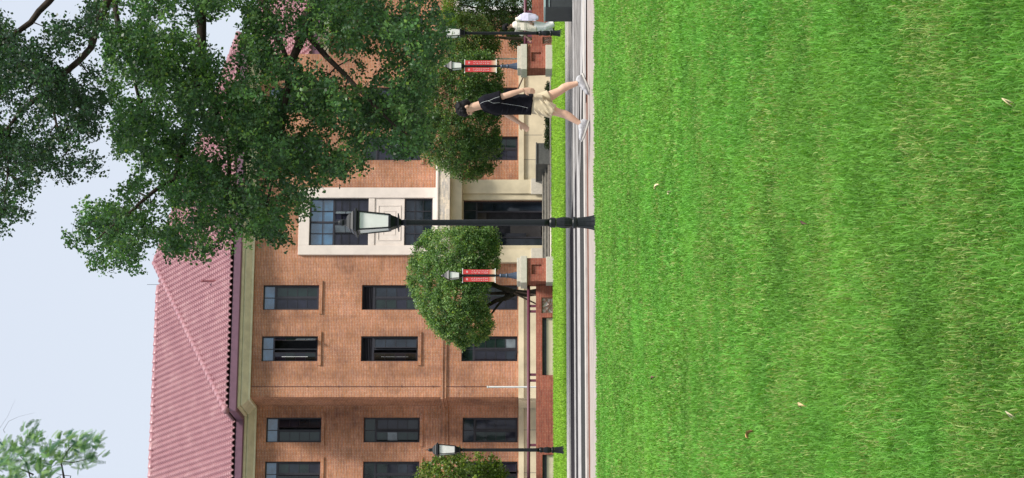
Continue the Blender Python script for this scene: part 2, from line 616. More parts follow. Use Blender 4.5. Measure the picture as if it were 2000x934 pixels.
def scatter_verge():
    n = 150000
    s = rng.uniform(-16, 20, n)
    d = rng.uniform(45.2, 73.4, n)
    t = (d - 80) * C
    x = s * C - t * S
    y = 80 + s * S + t * C
    k = (np.abs(x) < y * 0.15) & ~((s < s_at(505, -10)) & (t > -9.9))
    x, y = x[k], y[k]
    o = grass('verge_grass', x, y, np.full(len(x), 0.06), np.full(len(x), 0.016), (0.275, 0.50, 0.055), 0.02, 1.0, 0.5)
    tag(o, 'yellow green turf verge between the road kerb and the brick garden wall', 'grass', kind='stuff')


scatter_verge()

# ================================================================== the building
BX = (0, 80, 0)
bld = empty('brick_building', BX, TH, label='three storey orange brick building with pink tiled hip roof and white framed entrance bay', cat='building')
SC0 = 0.649          # centre of the entrance
HW = 6.60            # half width of the projecting bay
SL, SR = SC0 - HW, SC0 + HW
RT = 2.05            # how far the wings are set back
WALLTOP = 11.02
PLZ = 1.18           # top of the plinth

ROWS = [(8.56, 10.62), (4.88, 6.97), (1.22, 3.28)]
WW = 0.94


def wall_with_holes(mb, s0, s1, t, z0, z1, holes, depth=0.16, side=1):
    """front facing wall at depth t, with reveals"""
    xs = sorted({s0, s1} | {h[0] for h in holes} | {h[1] for h in holes})
    zs = sorted({z0, z1} | {h[2] for h in holes} | {h[3] for h in holes})
    for i in range(len(xs) - 1):
        for j in range(len(zs) - 1):
            cx, cz = (xs[i] + xs[i + 1]) / 2, (zs[j] + zs[j + 1]) / 2
            if any(h[0] < cx < h[1] and h[2] < cz < h[3] for h in holes):
                continue
            mb.quad((xs[i], t, zs[j]), (xs[i + 1], t, zs[j]), (xs[i + 1], t, zs[j + 1]), (xs[i], t, zs[j + 1]))
    for a, b, c, d in holes:
        e = t + depth
        mb.quad((a, t, c), (a, t, d), (a, e, d), (a, e, c))
        mb.quad((b, t, c), (b, e, c), (b, e, d), (b, t, d))
        mb.quad((a, t, d), (b, t, d), (b, e, d), (a, e, d))
        mb.quad((a, t, c), (a, e, c), (b, e, c), (b, t, c))


front_cols = [SC0 - 4.80, SC0 - 2.87, SC0 + 2.87, SC0 + 4.80]
holes_f = [(c - WW / 2, c + WW / 2, a, b) for c in front_cols for a, b in ROWS]
# entrance bay openings
ENT_UP = (s_at(480.5, 0), s_at(388, 0), zb(720, SC0, 0), zb(605, SC0, 0))
ENT_LO = (s_at(480.5, 0), s_at(388, 0), zb(845, SC0, 0), zb(790, SC0, 0))
DOOR = (s_at(481, 0), s_at(392, 0), 0.30, zb(905, SC0, 0))
holes_f += [ENT_UP, ENT_LO, DOOR]

wing_cols = [s_at(839.7, RT), s_at(926, RT)]
stepw = wing_cols[0] - wing_cols[1]
wing_cols += [wing_cols[1] - stepw * k for k in (1, 2, 3)]
off = zb(519.3, wing_cols[0], RT) - 10.62
holes_w = [(c - WW / 2, c + WW / 2, a, b) for c in wing_cols for a, b in ROWS]

wall = MB()
wall_with_holes(wall, SL, SR, 0, PLZ, WALLTOP, holes_f)
wall.quad((SL, 0, PLZ), (SL, 0, WALLTOP), (SL, RT, WALLTOP), (SL, RT, PLZ))
wall_with_holes(wall, -24, SL, RT, PLZ, WALLTOP, holes_w)
wall.quad((SR, 0, PLZ), (SR, 16, PLZ), (SR, 16, WALLTOP), (SR, 0, WALLTOP))
wall.quad((-24, 16, 0), (-24, RT, 0), (-24, RT, WALLTOP), (-24, 16, WALLTOP))
wall.quad((-24, 16, 0), (SR, 16, 0), (SR, 16, WALLTOP), (-24, 16, WALLTOP))
wall.build('wall', M['brick'], bld)
# dark sheets behind the openings, the gloom of unlit rooms put into their colour
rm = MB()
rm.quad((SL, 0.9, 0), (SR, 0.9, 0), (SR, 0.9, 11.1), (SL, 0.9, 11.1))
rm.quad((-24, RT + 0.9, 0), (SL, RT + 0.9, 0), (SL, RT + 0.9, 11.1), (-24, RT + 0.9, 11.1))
rm.build('interior_gloom', M['dark'], bld)

# plinth
pl = MB()
for a, b, t in ((SL - 0.06, SC0 - 1.55, -0.07), (SC0 + 1.55, SR + 0.06, -0.07)):
    pl.box(a, b, t - 0.08, t + 0.2, 0.99, PLZ + 0.004)
    pl.box(a + 0.002, b - 0.002, t, t + 0.19, 0, 0.99)
pl.box(-24, SL - 0.062, RT - 0.15, RT + 0.13, 0.99, PLZ + 0.004)
pl.box(-24, SL - 0.062, RT - 0.07, RT + 0.12, 0, 0.99)
pl.box(SL - 0.10, SL - 0.003, 0.15, RT - 0.15, 0, PLZ)
pl.build('plinth', M['cream'], bld)
# joints in the plinth: thin dark strips on its face
jn = MB()
for yy in (265, 313):
    s = s_at(yy, 0)
    jn.box(s - 0.008, s + 0.008, -0.074, -0.06, 0.30, 0.985)
for k in range(9):
    s = SL - 0.9 - k * 1.6
    jn.box(s - 0.008, s + 0.008, RT - 0.074, RT - 0.06, 0.05, 0.985)
jn.build('plinth_joint', M['stepstone'], bld)


def profile_run(name, prof, path, m, parent=bld):
    """sweep a profile [(out, z)] along a plan path [(s,t)] with mitred corners; outward = right-hand side looking along the path"""
    mb = MB()
    rings = []
    P = [Vector(p) for p in path]
    for i, p in enumerate(P):
        d0 = (P[i] - P[i - 1]).normalized() if i else (P[1] - P[0]).normalized()
        d1 = (P[i + 1] - P[i]).normalized() if i < len(P) - 1 else d0
        n0 = Vector((d0.y, -d0.x)); n1 = Vector((d1.y, -d1.x))
        n = (n0 + n1)
        n = n / (1 + n0.dot(n1))
        rings.append([(p.x + n.x * o, p.y + n.y * o, z) for o, z in prof])
    mb.rings(rings)
    return mb.build(name, m, parent)


path = [(-24, RT), (SL, RT), (SL, 0), (SR, 0), (SR, 16)]
profile_run('cornice', [(-0.05, 10.98), (0.10, 10.98), (0.12, 11.04), (0.20, 11.10), (0.30, 11.19), (0.36, 11.24), (0.36, 11.265), (0.33, 11.27), (0.33, 11.29), (0.41, 11.30), (0.44, 11.34), (0.46, 11.38), (-0.05, 11.38)], path, M['cornice'])
profile_run('fascia', [(0.0, 11.382), (0.56, 11.382), (0.60, 11.42), (0.61, 11.66), (0.55, 11.66), (0.54, 11.44), (0.0, 11.44)], path, M['fascia'])
profile_run('eave_gap_shade', [(0.0, 11.445), (0.42, 11.445), (0.42, 11.70), (0.0, 11.70)], path, M['dark'])  # dark filler, shade of the gap under the tile edge put into its colour
# brick string course at first floor
ZS = zb(866, SL, 0)
for a, b in (((-24, RT), (SL, RT)),):
    pass
profile_run('string_course', [(0.0, ZS - 0.10), (0.055, ZS - 0.10), (0.055, ZS + 0.02), (0.09, ZS + 0.02), (0.09, ZS + 0.10), (0.0, ZS + 0.10)], [(-24, RT), (SL, RT), (SL, 0), (SC0 - 1.62, 0)], M['brick'])
profile_run('string_course', [(0.0, ZS - 0.10), (0.055, ZS - 0.10), (0.055, ZS + 0.02), (0.09, ZS + 0.02), (0.09, ZS + 0.10), (0.0, ZS + 0.10)], [(SC0 + 1.62, 0), (SR, 0), (SR, 3)], M['brick'])


# ---- windows
def casement(fm, pn, s0, s1, z0, z1, t, rows, ang=0.0, hinge=None, bar=0.035, thick=0.04):
    """one glazed leaf, may be swung outward by ang about its hinge side"""
    hx = s0 if hinge != 'r' else s1
    ca, sa = math.cos(ang), math.sin(ang)

    def T(x, y, z):
        dx = x - hx
        if hinge == 'r':
            return (hx + dx * ca + y * -sa * 0, t + y + dx * sa, z) if False else (hx + dx * ca, t + y + dx * sa, z)
        return (hx + dx * ca, t + y - dx * sa, z)

    def bx(x0, x1, zz0, zz1, y0=0.0, y1=thick):
        n = len(fm.v)
        for z in (zz0, zz1):
            for x, y in ((x0, y0), (x1, y0), (x1, y1), (x0, y1)):
                fm.v.append(T(x, y, z))
        fm.f += [tuple(n + i for i in q) for q in ((3, 2, 1, 0), (4, 5, 6, 7), (0, 1, 5, 4), (1, 2, 6, 5), (2, 3, 7, 6), (3, 0, 4, 7))]
    bx(s0, s0 + bar, z0, z1); bx(s1 - bar, s1, z0, z1)
    bx(s0 + bar, s1 - bar, z0, z0 + bar); bx(s0 + bar, s1 - bar, z1 - bar, z1)
    h = (z1 - z0 - 2 * bar) / rows
    for r in range(1, rows):
        zc = z0 + bar + h * r
        bx(s0 + bar, s1 - bar, zc - 0.009, zc + 0.009, 0.006, thick - 0.008)
    for r in range(rows):
        a, b = z0 + bar + h * r, z0 + bar + h * (r + 1)
        x0, x1 = s0 + bar, s1 - bar
        pn.append((T(x0, 0.02, a), T(x1, 0.02, a), T(x1, 0.02, b), T(x0, 0.02, b)))


def make_window(c, z0, z1, t, kind, label=None, glz=('glass', 'glassgreen'), top='glassblue', sill=True, seed=0):
    rr = random.Random(seed)
    fr = MB()
    s0, s1 = c - WW / 2, c + WW / 2
    ti = t + 0.13
    b = 0.045
    fr.box(s0, s0 + b, ti - 0.03, ti + 0.06, z0, z1); fr.box(s1 - b, s1, ti - 0.03, ti + 0.06, z0, z1)
    fr.box(s0 + b, s1 - b, ti - 0.03, ti + 0.06, z0, z0 + b); fr.box(s0 + b, s1 - b, ti - 0.03, ti + 0.06, z1 - b, z1)
    zt = z1 - 0.44
    fr.box(s0 + b, s1 - b, ti - 0.028, ti + 0.058, zt - 0.03, zt + 0.03)
    fr.box(c - 0.025, c + 0.025, ti - 0.026, ti + 0.055, z0 + b, zt - 0.03)
    w = fr.build('window', M['frame'], bld)
    if label: w['label'] = label
    panes = {}
    lv = MB()
    if kind.startswith('louver'):
        for k in range(6):
            zc = zt + 0.06 + k * 0.06
            lv.obox((c, ti + 0.0, zc), ((s1 - s0) / 2 - b, 0, 0), (0, 0.03, 0.018), (0, 0.002, -0.004))
        lv.build('louvre', M['louver'], w)
    else:
        fr2 = MB()
        fr2.box(c - 0.012, c + 0.012, ti - 0.01, ti + 0.03, zt + 0.03, z1 - b)
        fr2.build('transom_bar', M['frame'], w)
        for a, bb in ((s0 + b, c - 0.012), (c + 0.012, s1 - b)):
            panes.setdefault(top, []).append(((a, ti + 0.01, zt + 0.03), (bb, ti + 0.01, zt + 0.03), (bb, ti + 0.01, z1 - b), (a, ti + 0.01, z1 - b)))
    angs = {'open': (R(50), R(66)), 'louver_open': (R(55), R(14)), 'ajar': (R(0), R(30)), 'ajar2': (R(28), 0)}.get(kind, (0, 0))
    for k, (a, bb, hg) in enumerate(((s0 + b, c - 0.025, 'l'), (c + 0.025, s1 - b, 'r'))):
        an = angs[k]
        pl_ = []
        cf = MB()
        if an == 0 and kind in ('half', 'ajar'):
            casement(cf, pl_, a, bb, z0 + b, zt - 0.03, ti - 0.01, 4)
        else:
            casement(cf, pl_, a, bb, z0 + b, zt - 0.03, ti - 0.01, 4, an, hg)
        cf.build('casement', M['frame'], w)
        for q in pl_:
            key = glz[k % len(glz)] if rr.random() < 0.75 else rr.choice(('glass', 'glasspurple', 'glasspale', 'glassgreen'))
            panes.setdefault(key, []).append(q)
        if an > R(40):
            st = MB()
            xx = a + 0.12 if hg == 'l' else bb - 0.12
            st.box(xx - 0.008, xx + 0.008, ti - 0.16, ti - 0.144, z0 + 0.35, z1 - 0.75)
            st.build('lit_edge_bar', M['white'], w)  # white bar added as the bright sunlit edge of the open leaf
    for key, qs in panes.items():
        pm = MB()
        for q in qs: pm.quad(*q)
        pm.build('pane', M[key], w)
    if sill:
        sm = MB()
        sm.box(s0 - 0.16, s1 + 0.16, t - 0.05, t + 0.12, z0 - 0.125, z0 - 0.003)
        sm.build('sill', M['brick'], w)
    return w


kinds_f = {(0, 0): ('open', 'glassblue'), (1, 0): ('plain', 'glassblue'), (0, 1): ('louver_open', None), (1, 1): ('louver', None), (0, 2): ('ajar2', 'glassgreen'), (1, 2): ('plain', 'glass'),
           (2, 0): ('plain', 'glassblue'), (3, 0): ('plain', 'glassblue'), (2, 1): ('plain', 'glassgreen'), (3, 1): ('louver', None), (2, 2): ('plain', 'glassblue'), (3, 2): ('plain', 'glass')}
for i, c in enumerate(front_cols):
    for j, (a, b) in enumerate(ROWS):
        kd, tp = kinds_f[(i, j)]
        lab = {'open': 'window with both casements swung wide open and white bars painted as their lit edges', 'louver_open': 'window with louvred top and one casement swung open'}.get(kd)
        make_window(c, a, b, 0, kd, lab, ('glassgreen', 'glass') if j == 1 else ('glasspurple', 'glassgreen'), tp or 'glass', j < 2, i * 7 + j)
for i, c in enumerate(wing_cols):
    for j, (a, b) in enumerate(ROWS):
        kd = ('ajar', 'ajar2', 'plain')[(i + j) % 3]
        make_window(c, a, b, RT, kd, None, ('glassgreen', 'glasspurple'), ('glassblue', 'glassgreen', 'glass')[j], j < 2, 60 + i * 5 + j)

# ---- entrance bay: white stone surround
def px_rect(y0, y1, x0, x1, t=0):
    """photo rectangle on a plane parallel to the facade -> s0, s1, z0, z1"""
    return (s_at(max(y0, y1), t), s_at(min(y0, y1), t), zb(max(x0, x1), SC0, t), zb(min(x0, x1), SC0, t))


o0, o1, oz0, oz1 = px_rect(499, 368, 852, 584)
i0, i1 = ENT_UP[0], ENT_UP[1]
sur = MB()
P0, P1 = -0.12, 0.10
sur.box(o0, i0, P0, P1, oz0, oz1)
sur.box(i1, o1, P0, P1, oz0, oz1)
sur.box(i0, i1, P0 + 0.002, P1, ENT_UP[3], oz1 - 0.001)
sur.box(i0, i1, P0 + 0.03, P1, zb(732, SC0, 0), ENT_UP[2])
sur.box(i0, i1, P0 + 0.06, P1 - 0.01, ENT_LO[3] + 0.0, zb(732, SC0, 0))
sur.box(i0, i1, P0 + 0.004, P1, oz0 + 0.001, ENT_LO[2])
so_ = sur.build('entrance_surround', M['stone'], bld, bevel=0.012)
pnl = MB()
a0, a1, c0, c1 = px_rect(471, 402, 783, 738)
for (q0, q1, w0, w1) in ((a0, a1, c0, c0 + 0.03), (a0, a1, c1 - 0.03, c1), (a0, a0 + 0.03, c0 + 0.03, c1 - 0.03), (a1 - 0.03, a1, c0 + 0.03, c1 - 0.03)):
    pnl.box(q0, q1, P0 + 0.042, P0 + 0.062, w0, w1)
a0 += 0.22; a1 -= 0.22; c0 += 0.2; c1 -= 0.2
for (q0, q1, w0, w1) in ((a0, a1, c0, c0 + 0.02), (a0, a1, c1 - 0.02, c1), (a0, a0 + 0.02, c0 + 0.02, c1 - 0.02), (a1 - 0.02, a1, c0 + 0.02, c1 - 0.02)):
    pnl.box(q0, q1, P0 + 0.048, P0 + 0.062, w0, w1)
pnl.build('panel_moulding', M['stone'], so_)


def big_window(rect, cols, rows, t, name='window', split=None):
    s0, s1, z0, z1 = rect
    fr = MB(); b = 0.05
    fr.box(s0, s0 + b, t, t + 0.08, z0, z1); fr.box(s1 - b, s1, t, t + 0.08, z0, z1)
    fr.box(s0 + b, s1 - b, t, t + 0.08, z0, z0 + b); fr.box(s0 + b, s1 - b, t, t + 0.08, z1 - b, z1)
    W_, H_ = s1 - s0 - 2 * b, z1 - z0 - 2 * b
    for i in range(1, cols):
        x = s0 + b + W_ * i / cols
        wdt = 0.035 if (i % 2 == 0 or cols < 3) else 0.012
        fr.box(x - wdt, x + wdt, t + 0.004, t + 0.07, z0 + b, z1 - b)
    for zz, wdt in rows[1]:
        fr.box(s0 + b + 0.001, s1 - b - 0.001, t + 0.008, t + 0.066, z0 + b + H_ * zz - wdt, z0 + b + H_ * zz + wdt)
    w_ = fr.build(name, M['frame'], bld)
    return w_, (s0 + b, s1 - b, z0 + b, z1 - b)


wu, r_ = big_window(ENT_UP, 4, (0, [(0.60, 0.03), (0.80, 0.009), (0.17, 0.008), (0.33, 0.008), (0.47, 0.008)]), 0.02)
wu['label'] = 'wide upper window of the entrance bay, blue panes over dark casements'
zm = r_[2] + (r_[3] - r_[2]) * 0.60
MB().quad((r_[0], 0.06, zm), (r_[1], 0.06, zm), (r_[1], 0.06, r_[3]), (r_[0], 0.06, r_[3])).build('pane', M['glassblue'], wu)
MB().quad((r_[0], 0.06, r_[2]), (r_[1], 0.06, r_[2]), (r_[1], 0.06, zm), (r_[0], 0.06, zm)).build('pane', M['glasspurple'], wu)
# the middle pair of casements stands open
cf = MB(); pl_ = []
q = (r_[1] - r_[0]) / 4
casement(cf, pl_, r_[0] + q, r_[0] + 2 * q - 0.03, r_[2] + 0.02, zm - 0.04, 0.0, 3, R(48), 'l')
casement(cf, pl_, r_[0] + 2 * q + 0.03, r_[0] + 3 * q, r_[2] + 0.02, zm - 0.04, 0.0, 3, R(60), 'r')
co_ = cf.build('casement', M['frame'], wu)
pm = MB()
for qq in pl_: pm.quad(*qq)
pm.build('pane', M['glasspale'], co_)
wl, r_ = big_window(ENT_LO, 4, (0, [(0.33, 0.008), (0.66, 0.008)]), 0.02)
wl['label'] = 'dark low window between the stone panel and the canopy'
MB().quad((r_[0], 0.06, r_[2]), (r_[1], 0.06, r_[2]), (r_[1], 0.06, r_[3]), (r_[0], 0.06, r_[3])).build('pane', M['glass'], wl)

# canopy over the door
cn = MB()
ct = -1.1
a0, a1, c0, c1 = px_rect(552, 318, 878, 856, ct)
cz0, cz1 = c0, zb(850, SC0, -0.6)
CA0, CA1 = SC0 - 2.15, SC0 + 2.15
cn.box(CA0, CA1, ct, -0.125, cz0, c1)
cn.build('canopy', M['brick_white'], bld)
cp = MB()
cp.box(CA0 - 0.04, CA1 + 0.04, ct - 0.04, -0.125, c1 + 0.001, c1 + 0.06)
cp.box(CA0 + 0.1, CA1 - 0.1, ct + 0.14, -0.125, c1 + 0.061, c1 + 0.11)
cp.build('canopy_coping', M['stone'], bld, bevel=0.01)
# lintel and portal below it
po = MB()
pz = cz0 - 0.002
po.box(SC0 - 1.95, SC0 + 1.95, -0.75, 0.02, DOOR[3] + 0.04, pz)
po.build('portal_lintel', M['cream'], bld, bevel=0.01)
pj = MB()
jo0, jo1 = s_at(515, 0), s_at(354, 0)
k0, k1 = s_at(490, 0), s_at(381, 0)
for a, b in ((jo0, k0), (k1, jo1)):
    pj.box(a, b, -0.22, 0.03, 0.30, DOOR[3] + 0.038)
for a, b in ((k0 + 0.001, DOOR[0]), (DOOR[1], k1 - 0.001)):
    pj.box(a, b, -0.14, 0.16, 0.30, DOOR[3] + 0.036)
pj.box(DOOR[0], DOOR[1], -0.135, 0.12, DOOR[3], DOOR[3] + 0.034)
pj.build('portal_jamb', M['cream'], bld, bevel=0.012)
pb_ = MB()
for a, b in ((jo0 - 0.03, k0 + 0.04), (k1 - 0.04, jo1 + 0.03)):
    MB().box(a, b, -0.28, -0.221, 0.30, 0.72).build('jamb_base', M['pierstone'], bld, bevel=0.01)

# doors: dark glazed screen in front of the dark backing sheet
dr = MB()
d0, d1, dz0, dz1 = DOOR
b = 0.05
dr.box(d0, d0 + b, 0.10, 0.16, dz0, dz1); dr.box(d1 - b, d1, 0.10, 0.16, dz0, dz1)
dr.box(d0 + b, d1 - b, 0.10, 0.16, dz1 - b, dz1)
dr.box(d0 + b, d1 - b, 0.10, 0.16, dz1 - 0.52, dz1 - 0.46)
for k in range(1, 5):
    x = d0 + (d1 - d0) * k / 5
    dr.box(x - 0.014, x + 0.014, 0.104, 0.15, dz1 - 0.46, dz1 - b)
for x in (d0 + 0.36, d1 - 0.40):
    dr.box(x - 0.03, x + 0.03, 0.104, 0.156, dz0, dz1 - 0.52)
door = dr.build('door_frame', M['frame'], bld)
gl = MB()
gl.quad((d0 + b, 0.14, dz1 - 0.46), (d1 - b, 0.14, dz1 - 0.46), (d1 - b, 0.14, dz1 - b), (d0 + b, 0.14, dz1 - b))
gl.quad((d0 + b, 0.14, dz0), (d0 + 0.33, 0.14, dz0), (d0 + 0.33, 0.14, dz1 - 0.52), (d0 + b, 0.14, dz1 - 0.52))
gl.quad((d1 - 0.37, 0.14, dz0), (d1 - b, 0.14, dz0), (d1 - b, 0.14, dz1 - 0.52), (d1 - 0.37, 0.14, dz1 - 0.52))
gl.build('pane', M['glass'], door)
dl = MB()
dl.box(d0 + 0.42, d0 + 0.62, 0.5, 0.54, 0.9, 2.6)
dl.build('notice_board', M['glasspurple'], door)
dl = MB()
x0_ = s_at(466, 0.6); x1_ = s_at(412, 0.6)
M['inner'] = mat('grey inner door', (0.11, 0.10, 0.10), 0.6)
dl.box(x0_, x0_ + 0.55, 0.6, 0.64, 0.35, 1.5)
dl.build('inner_door', M['inner'], door)
MB().box(x1_ - 0.5, x1_ - 0.04, 0.6, 0.64, 2.4, 2.95).build('hanging_sign', M['inner'], door)
lv = MB()
for k in range(7):
    lv.obox((d1 - 0.20, 0.115, 2.75 - k * 0.035), (0.12, 0, 0), (0, 0.015, 0.006), (0, 0.001, -0.003))
lv.build('vent', M['louver'], door)

# steps up to the door
st = MB()
nst = 3
for k in range(nst):
    st.box(SC0 - 3.1, SC0 + 2.1, -0.9 - 0.55 * (nst - k), -0.9 - 0.55 * (nst - k - 1) + (0.0 if k < nst - 1 else 0.55), 0, 0.30 * (k + 1) / nst - 0.002 * (nst - k))
st.box(SC0 - 3.1, SC0 + 2.1, -0.345, 0.18, 0, 0.298)
st.build('step', M['stepstone'], bld, bevel=0.012)
nz = MB()
for k in range(nst):
    z = 0.30 * (k + 1) / nst - 0.002 * (nst - k)
    nz.box(SC0 - 3.1, SC0 + 2.1, -0.9 - 0.55 * (nst - k) - 0.015, -0.9 - 0.55 * (nst - k) + 0.05, z + 0.001, z + 0.014)
nz.build('step_nosing', M['pierstone'], bld)
ck = MB()
ca, cb = s_at(322, -2.5), s_at(281, -2.5)
ck.box(ca, cb, -2.6, -0.16, 0, 0.50)
ck.box(ca - 0.03, cb + 0.02, -2.63, -0.16, 0.502, 0.55)
ck.build('step_cheek', M['greystone'], bld, bevel=0.01)

# ---- roof
TP = 0.568            # tan of the pitch
ZE = 11.70            # eave height
OV = 0.62


def tiled_plane(name, o, ax, up, poly, mat_, parent, mod=0.225, crs=0.205, amp=0.095, lip=0.05):
    """o origin (3d), ax unit vector along the eave, up unit vector up the slope; poly in (a,b) coordinates"""
    o = np.array(o); ax = np.array(ax); up = np.array(up)
    nrm = np.cross(ax, up)
    pa = np.array(poly)
    a0, b0 = pa.min(0); a1, b1 = pa.max(0)
    a0 = math.floor(a0 / mod) * mod
    b0 = math.floor(b0 / crs) * crs
    na, nb = int((a1 - a0) / mod) + 1, int((b1 - b0) / crs) + 1
    sub = 10
    A = a0 + np.arange(na * sub + 1) * mod / sub
    # each course: lower edge, mid, upper edge (doubled for the step)
    fr = np.array([0.0, 0.03, 0.5, 0.97])
    B = (b0 + (np.arange(nb)[:, None] + fr[None]) * crs).ravel()
    H = np.tile(np.array([lip * 0.25, lip, lip * 0.5, 0.0]), nb)
    ph = (A / mod) % 1.0
    roll = np.where(ph < 0.80, np.sin(np.pi * (ph / 0.80).clip(0, 1)) ** 0.6 * amp, 0.0)
    AA, BB = np.meshgrid(A, B)
    HH = H[:, None] + roll[None]
    # tile lips are scalloped: rolls hang a little lower
    BB = BB - (roll[None] > 0) * 0.0
    P = o[None, None] + AA[..., None] * ax + BB[..., None] * up + HH[..., None] * nrm
    # point in polygon for quad centres
    ca_ = (A[:-1] + A[1:]) / 2
    cb_ = (B[:-1] + B[1:]) / 2
    CA_, CB_ = np.meshgrid(ca_, cb_)
    ins = np.zeros(CA_.shape, bool)
    n = len(poly)
    for i in range(n):
        x0, y0 = poly[i]; x1, y1 = poly[(i + 1) % n]
        if y0 == y1: continue
        cond = ((y0 > CB_) != (y1 > CB_)) & (CA_ < (x1 - x0) * (CB_ - y0) / (y1 - y0) + x0)
        ins ^= cond
    W_ = len(A)
    jj, ii = np.nonzero(ins)
    f = np.stack([jj * W_ + ii, jj * W_ + ii + 1, (jj + 1) * W_ + ii + 1, (jj + 1) * W_ + ii], 1)
    used = np.unique(f)
    re = -np.ones(P.shape[0] * P.shape[1], dtype=np.int64)
    re[used] = np.arange(len(used))
    me = fast_mesh(name, P.reshape(-1, 3)[used], re[f])
    return link(name, me, mat_, parent)


cp_ = 1 / math.sqrt(1 + TP * TP); sp_ = TP * cp_
E0, E1 = SL - OV, SR + OV
half = (E1 - E0) / 2
peak = (SC0, -OV + half, ZE + TP * half)
slen = half / cp_
rf = tiled_plane('roof', (E0, -OV, ZE), (1, 0, 0), (0, cp_, sp_), [(0, -0.02), (2 * half, -0.02), (half, slen)], M['tile'], bld)
rf['label'] = 'triangular front slope of the hip roof'
# main roof, front slope
TMe = RT - OV
TR = 9.05
ZR = ZE + TP * (TR - TMe)
LX = -24.6
vx = TMe + 0.0
# valley from (E0, TMe) to (SC0, TMe+half)
ml = (TR - TMe) / cp_
tiled_plane('roof', (LX, TMe, ZE), (1, 0, 0), (0, cp_, sp_), [(0, -0.02), (E0 - LX, -0.02), (E0 - LX + (TR - TMe), ml), (0, ml)], M['tile'], bld)['label'] = 'long slope of the roof over the recessed wing'
# left slope of the bay roof
tiled_plane('roof', (E0, -OV + 40, ZE), (0, -1, 0), (cp_, 0, sp_), [(40 - (RT), -0.02), (40, -0.02), (40 - half, slen), (40 - half - RT, slen)], M['tile'], bld)
# right slope and back slope
xr = E1 - (ZR - ZE) / TP
rb_ = MB()
rb_.quad((E1, -OV, ZE), (E1, 16.6, ZE), (xr, TR, ZR), (SC0, TR - 0.2, peak[2]), peak)
rb_.quad((E1, 16.6, ZE), (LX, 16.6, ZE), (LX, TR, ZR), (xr, TR, ZR))
rb_.build('roof', M['tile'], bld)['label'] = 'rear and right hand slopes of the roof'


def ridge(p0, p1, r=0.085, step=0.34, name='ridge_cap'):
    p0, p1 = Vector(p0), Vector(p1)
    d = p1 - p0
    L = d.length
    n = max(1, int(L / step))
    mb = MB()
    for i in range(n):
        a = p0 + d * (i / n)
        b = p0 + d * ((i + 1) / n) + d.normalized() * 0.03
        mb.tube([a, a + (b - a) * 0.12, b], [r * 1.22, r * 1.18, r * 0.92], 10)
    return mb.build(name, M['tile'], bld, smooth=True)


lf = Vector((0, 0, 0.05))
ridge(Vector((E0, -OV, ZE)) + lf, Vector(peak) + lf, 0.11)
ridge(Vector((E1, -OV, ZE)) + lf, Vector(peak) + lf, 0.11)
ridge(Vector(peak) + lf, Vector((SC0, TR - 0.3, peak[2])) + lf, 0.11)
ridge((LX, TR, ZR + 0.04), (xr, TR, ZR + 0.04), 0.13, 0.36)
# little vent tile standing on the slope, and a thin rod on the ridge
vt = MB()
a_ = s_at(549, 3.2) - 0.0
vz = lambda t: ZE + TP * (t + OV)
a_ = s_at(549, 0.8)
vt.lathe([(0.045, 0), (0.045, 0.48), (0.06, 0.49), (0.055, 0.56), (0.02, 0.58)], 10, (a_, 0.8, vz(0.8) - 0.02))
vt.build('roof_vent', mat('dull red vent pipe', (0.22, 0.07, 0.08), 0.6), bld)
ar = MB()
ar.tube([(s_at(556, TR), TR, ZR), (s_at(556, TR), TR, ZR + 0.55)], 0.008, 6)
ar.build('lightning_rod', M['frame'], bld)
# lightning conductor down the corner of the bay
lc = MB()
sx = s_at(755, 0)
lc.box(sx - 0.008, sx + 0.008, -0.022, -0.008, 1.5, 10.97)
for k in range(8):
    lc.box(sx - 0.03, sx + 0.03, -0.02, -0.002, 2.0 + k * 1.15, 2.03 + k * 1.15)
lc.build('lightning_conductor', mat('rust brown strap', (0.14, 0.06, 0.05), 0.7), bld)

# ---- lower wing on the right, mostly behind the trees
lw = empty('low_brick_wing', b2w(SR + 0.01, RT), TH, label='lower brick wing with pink roof at the right of the taller block, mostly behind trees', cat='building')
W2 = MB()
z_e = zb(640, SR, RT)
hl = [(1.35, 2.30, 4.95, 6.9), (3.2, 4.1, 4.95, 6.9)]
wall_with_holes(W2, 0.0, 16, 0, 0.0, z_e, hl)
W2.quad((16, 0, 0), (16, 14, 0), (16, 14, z_e), (16, 0, z_e))
W2.build('wall', M['brick'], lw)
for a, b_, c_, d_ in hl:
    fm = MB()
    fm.box(a, a + 0.05, 0.1, 0.17, c_, d_); fm.box(b_ - 0.05, b_, 0.1, 0.17, c_, d_); fm.box(a + 0.05, b_ - 0.05, 0.1, 0.17, c_, c_ + 0.05); fm.box(a + 0.05, b_ - 0.05, 0.1, 0.17, d_ - 0.05, d_)
    for k in range(1, 5): fm.box(a + 0.05, b_ - 0.05, 0.11, 0.15, c_ + (d_ - c_) * k / 5 - 0.012, c_ + (d_ - c_) * k / 5 + 0.012)
    wn_ = fm.build('window', M['frame'], lw)
    MB().quad((a, 0.14, c_), (b_, 0.14, c_), (b_, 0.14, d_), (a, 0.14, d_)).build('pane', M['glass'], wn_)
c2 = MB()
c2.box(0, 16.3, -0.35, -0.003, z_e - 0.05, z_e + 0.28)
c2.build('cornice', M['cornice'], lw)
c3 = MB()
c3.box(0, 16.4, -0.55, 0, z_e + 0.282, z_e + 0.55)
c3.build('fascia', M['fascia'], lw)
tiled_plane('roof', (0, -0.6, z_e + 0.58), (1, 0, 0), (0, cp_, sp_), [(0, 0), (16.4, 0), (16.4, 5.5), (0, 5.5)], M['tile'], lw)
b3 = MB()
b3.quad((0, -0.6 + 5.5 * cp_, z_e + 0.58 + 5.5 * sp_), (16.4, -0.6 + 5.5 * cp_, z_e + 0.58 + 5.5 * sp_), (16.4, 11, z_e + 0.5), (0, 11, z_e + 0.5))
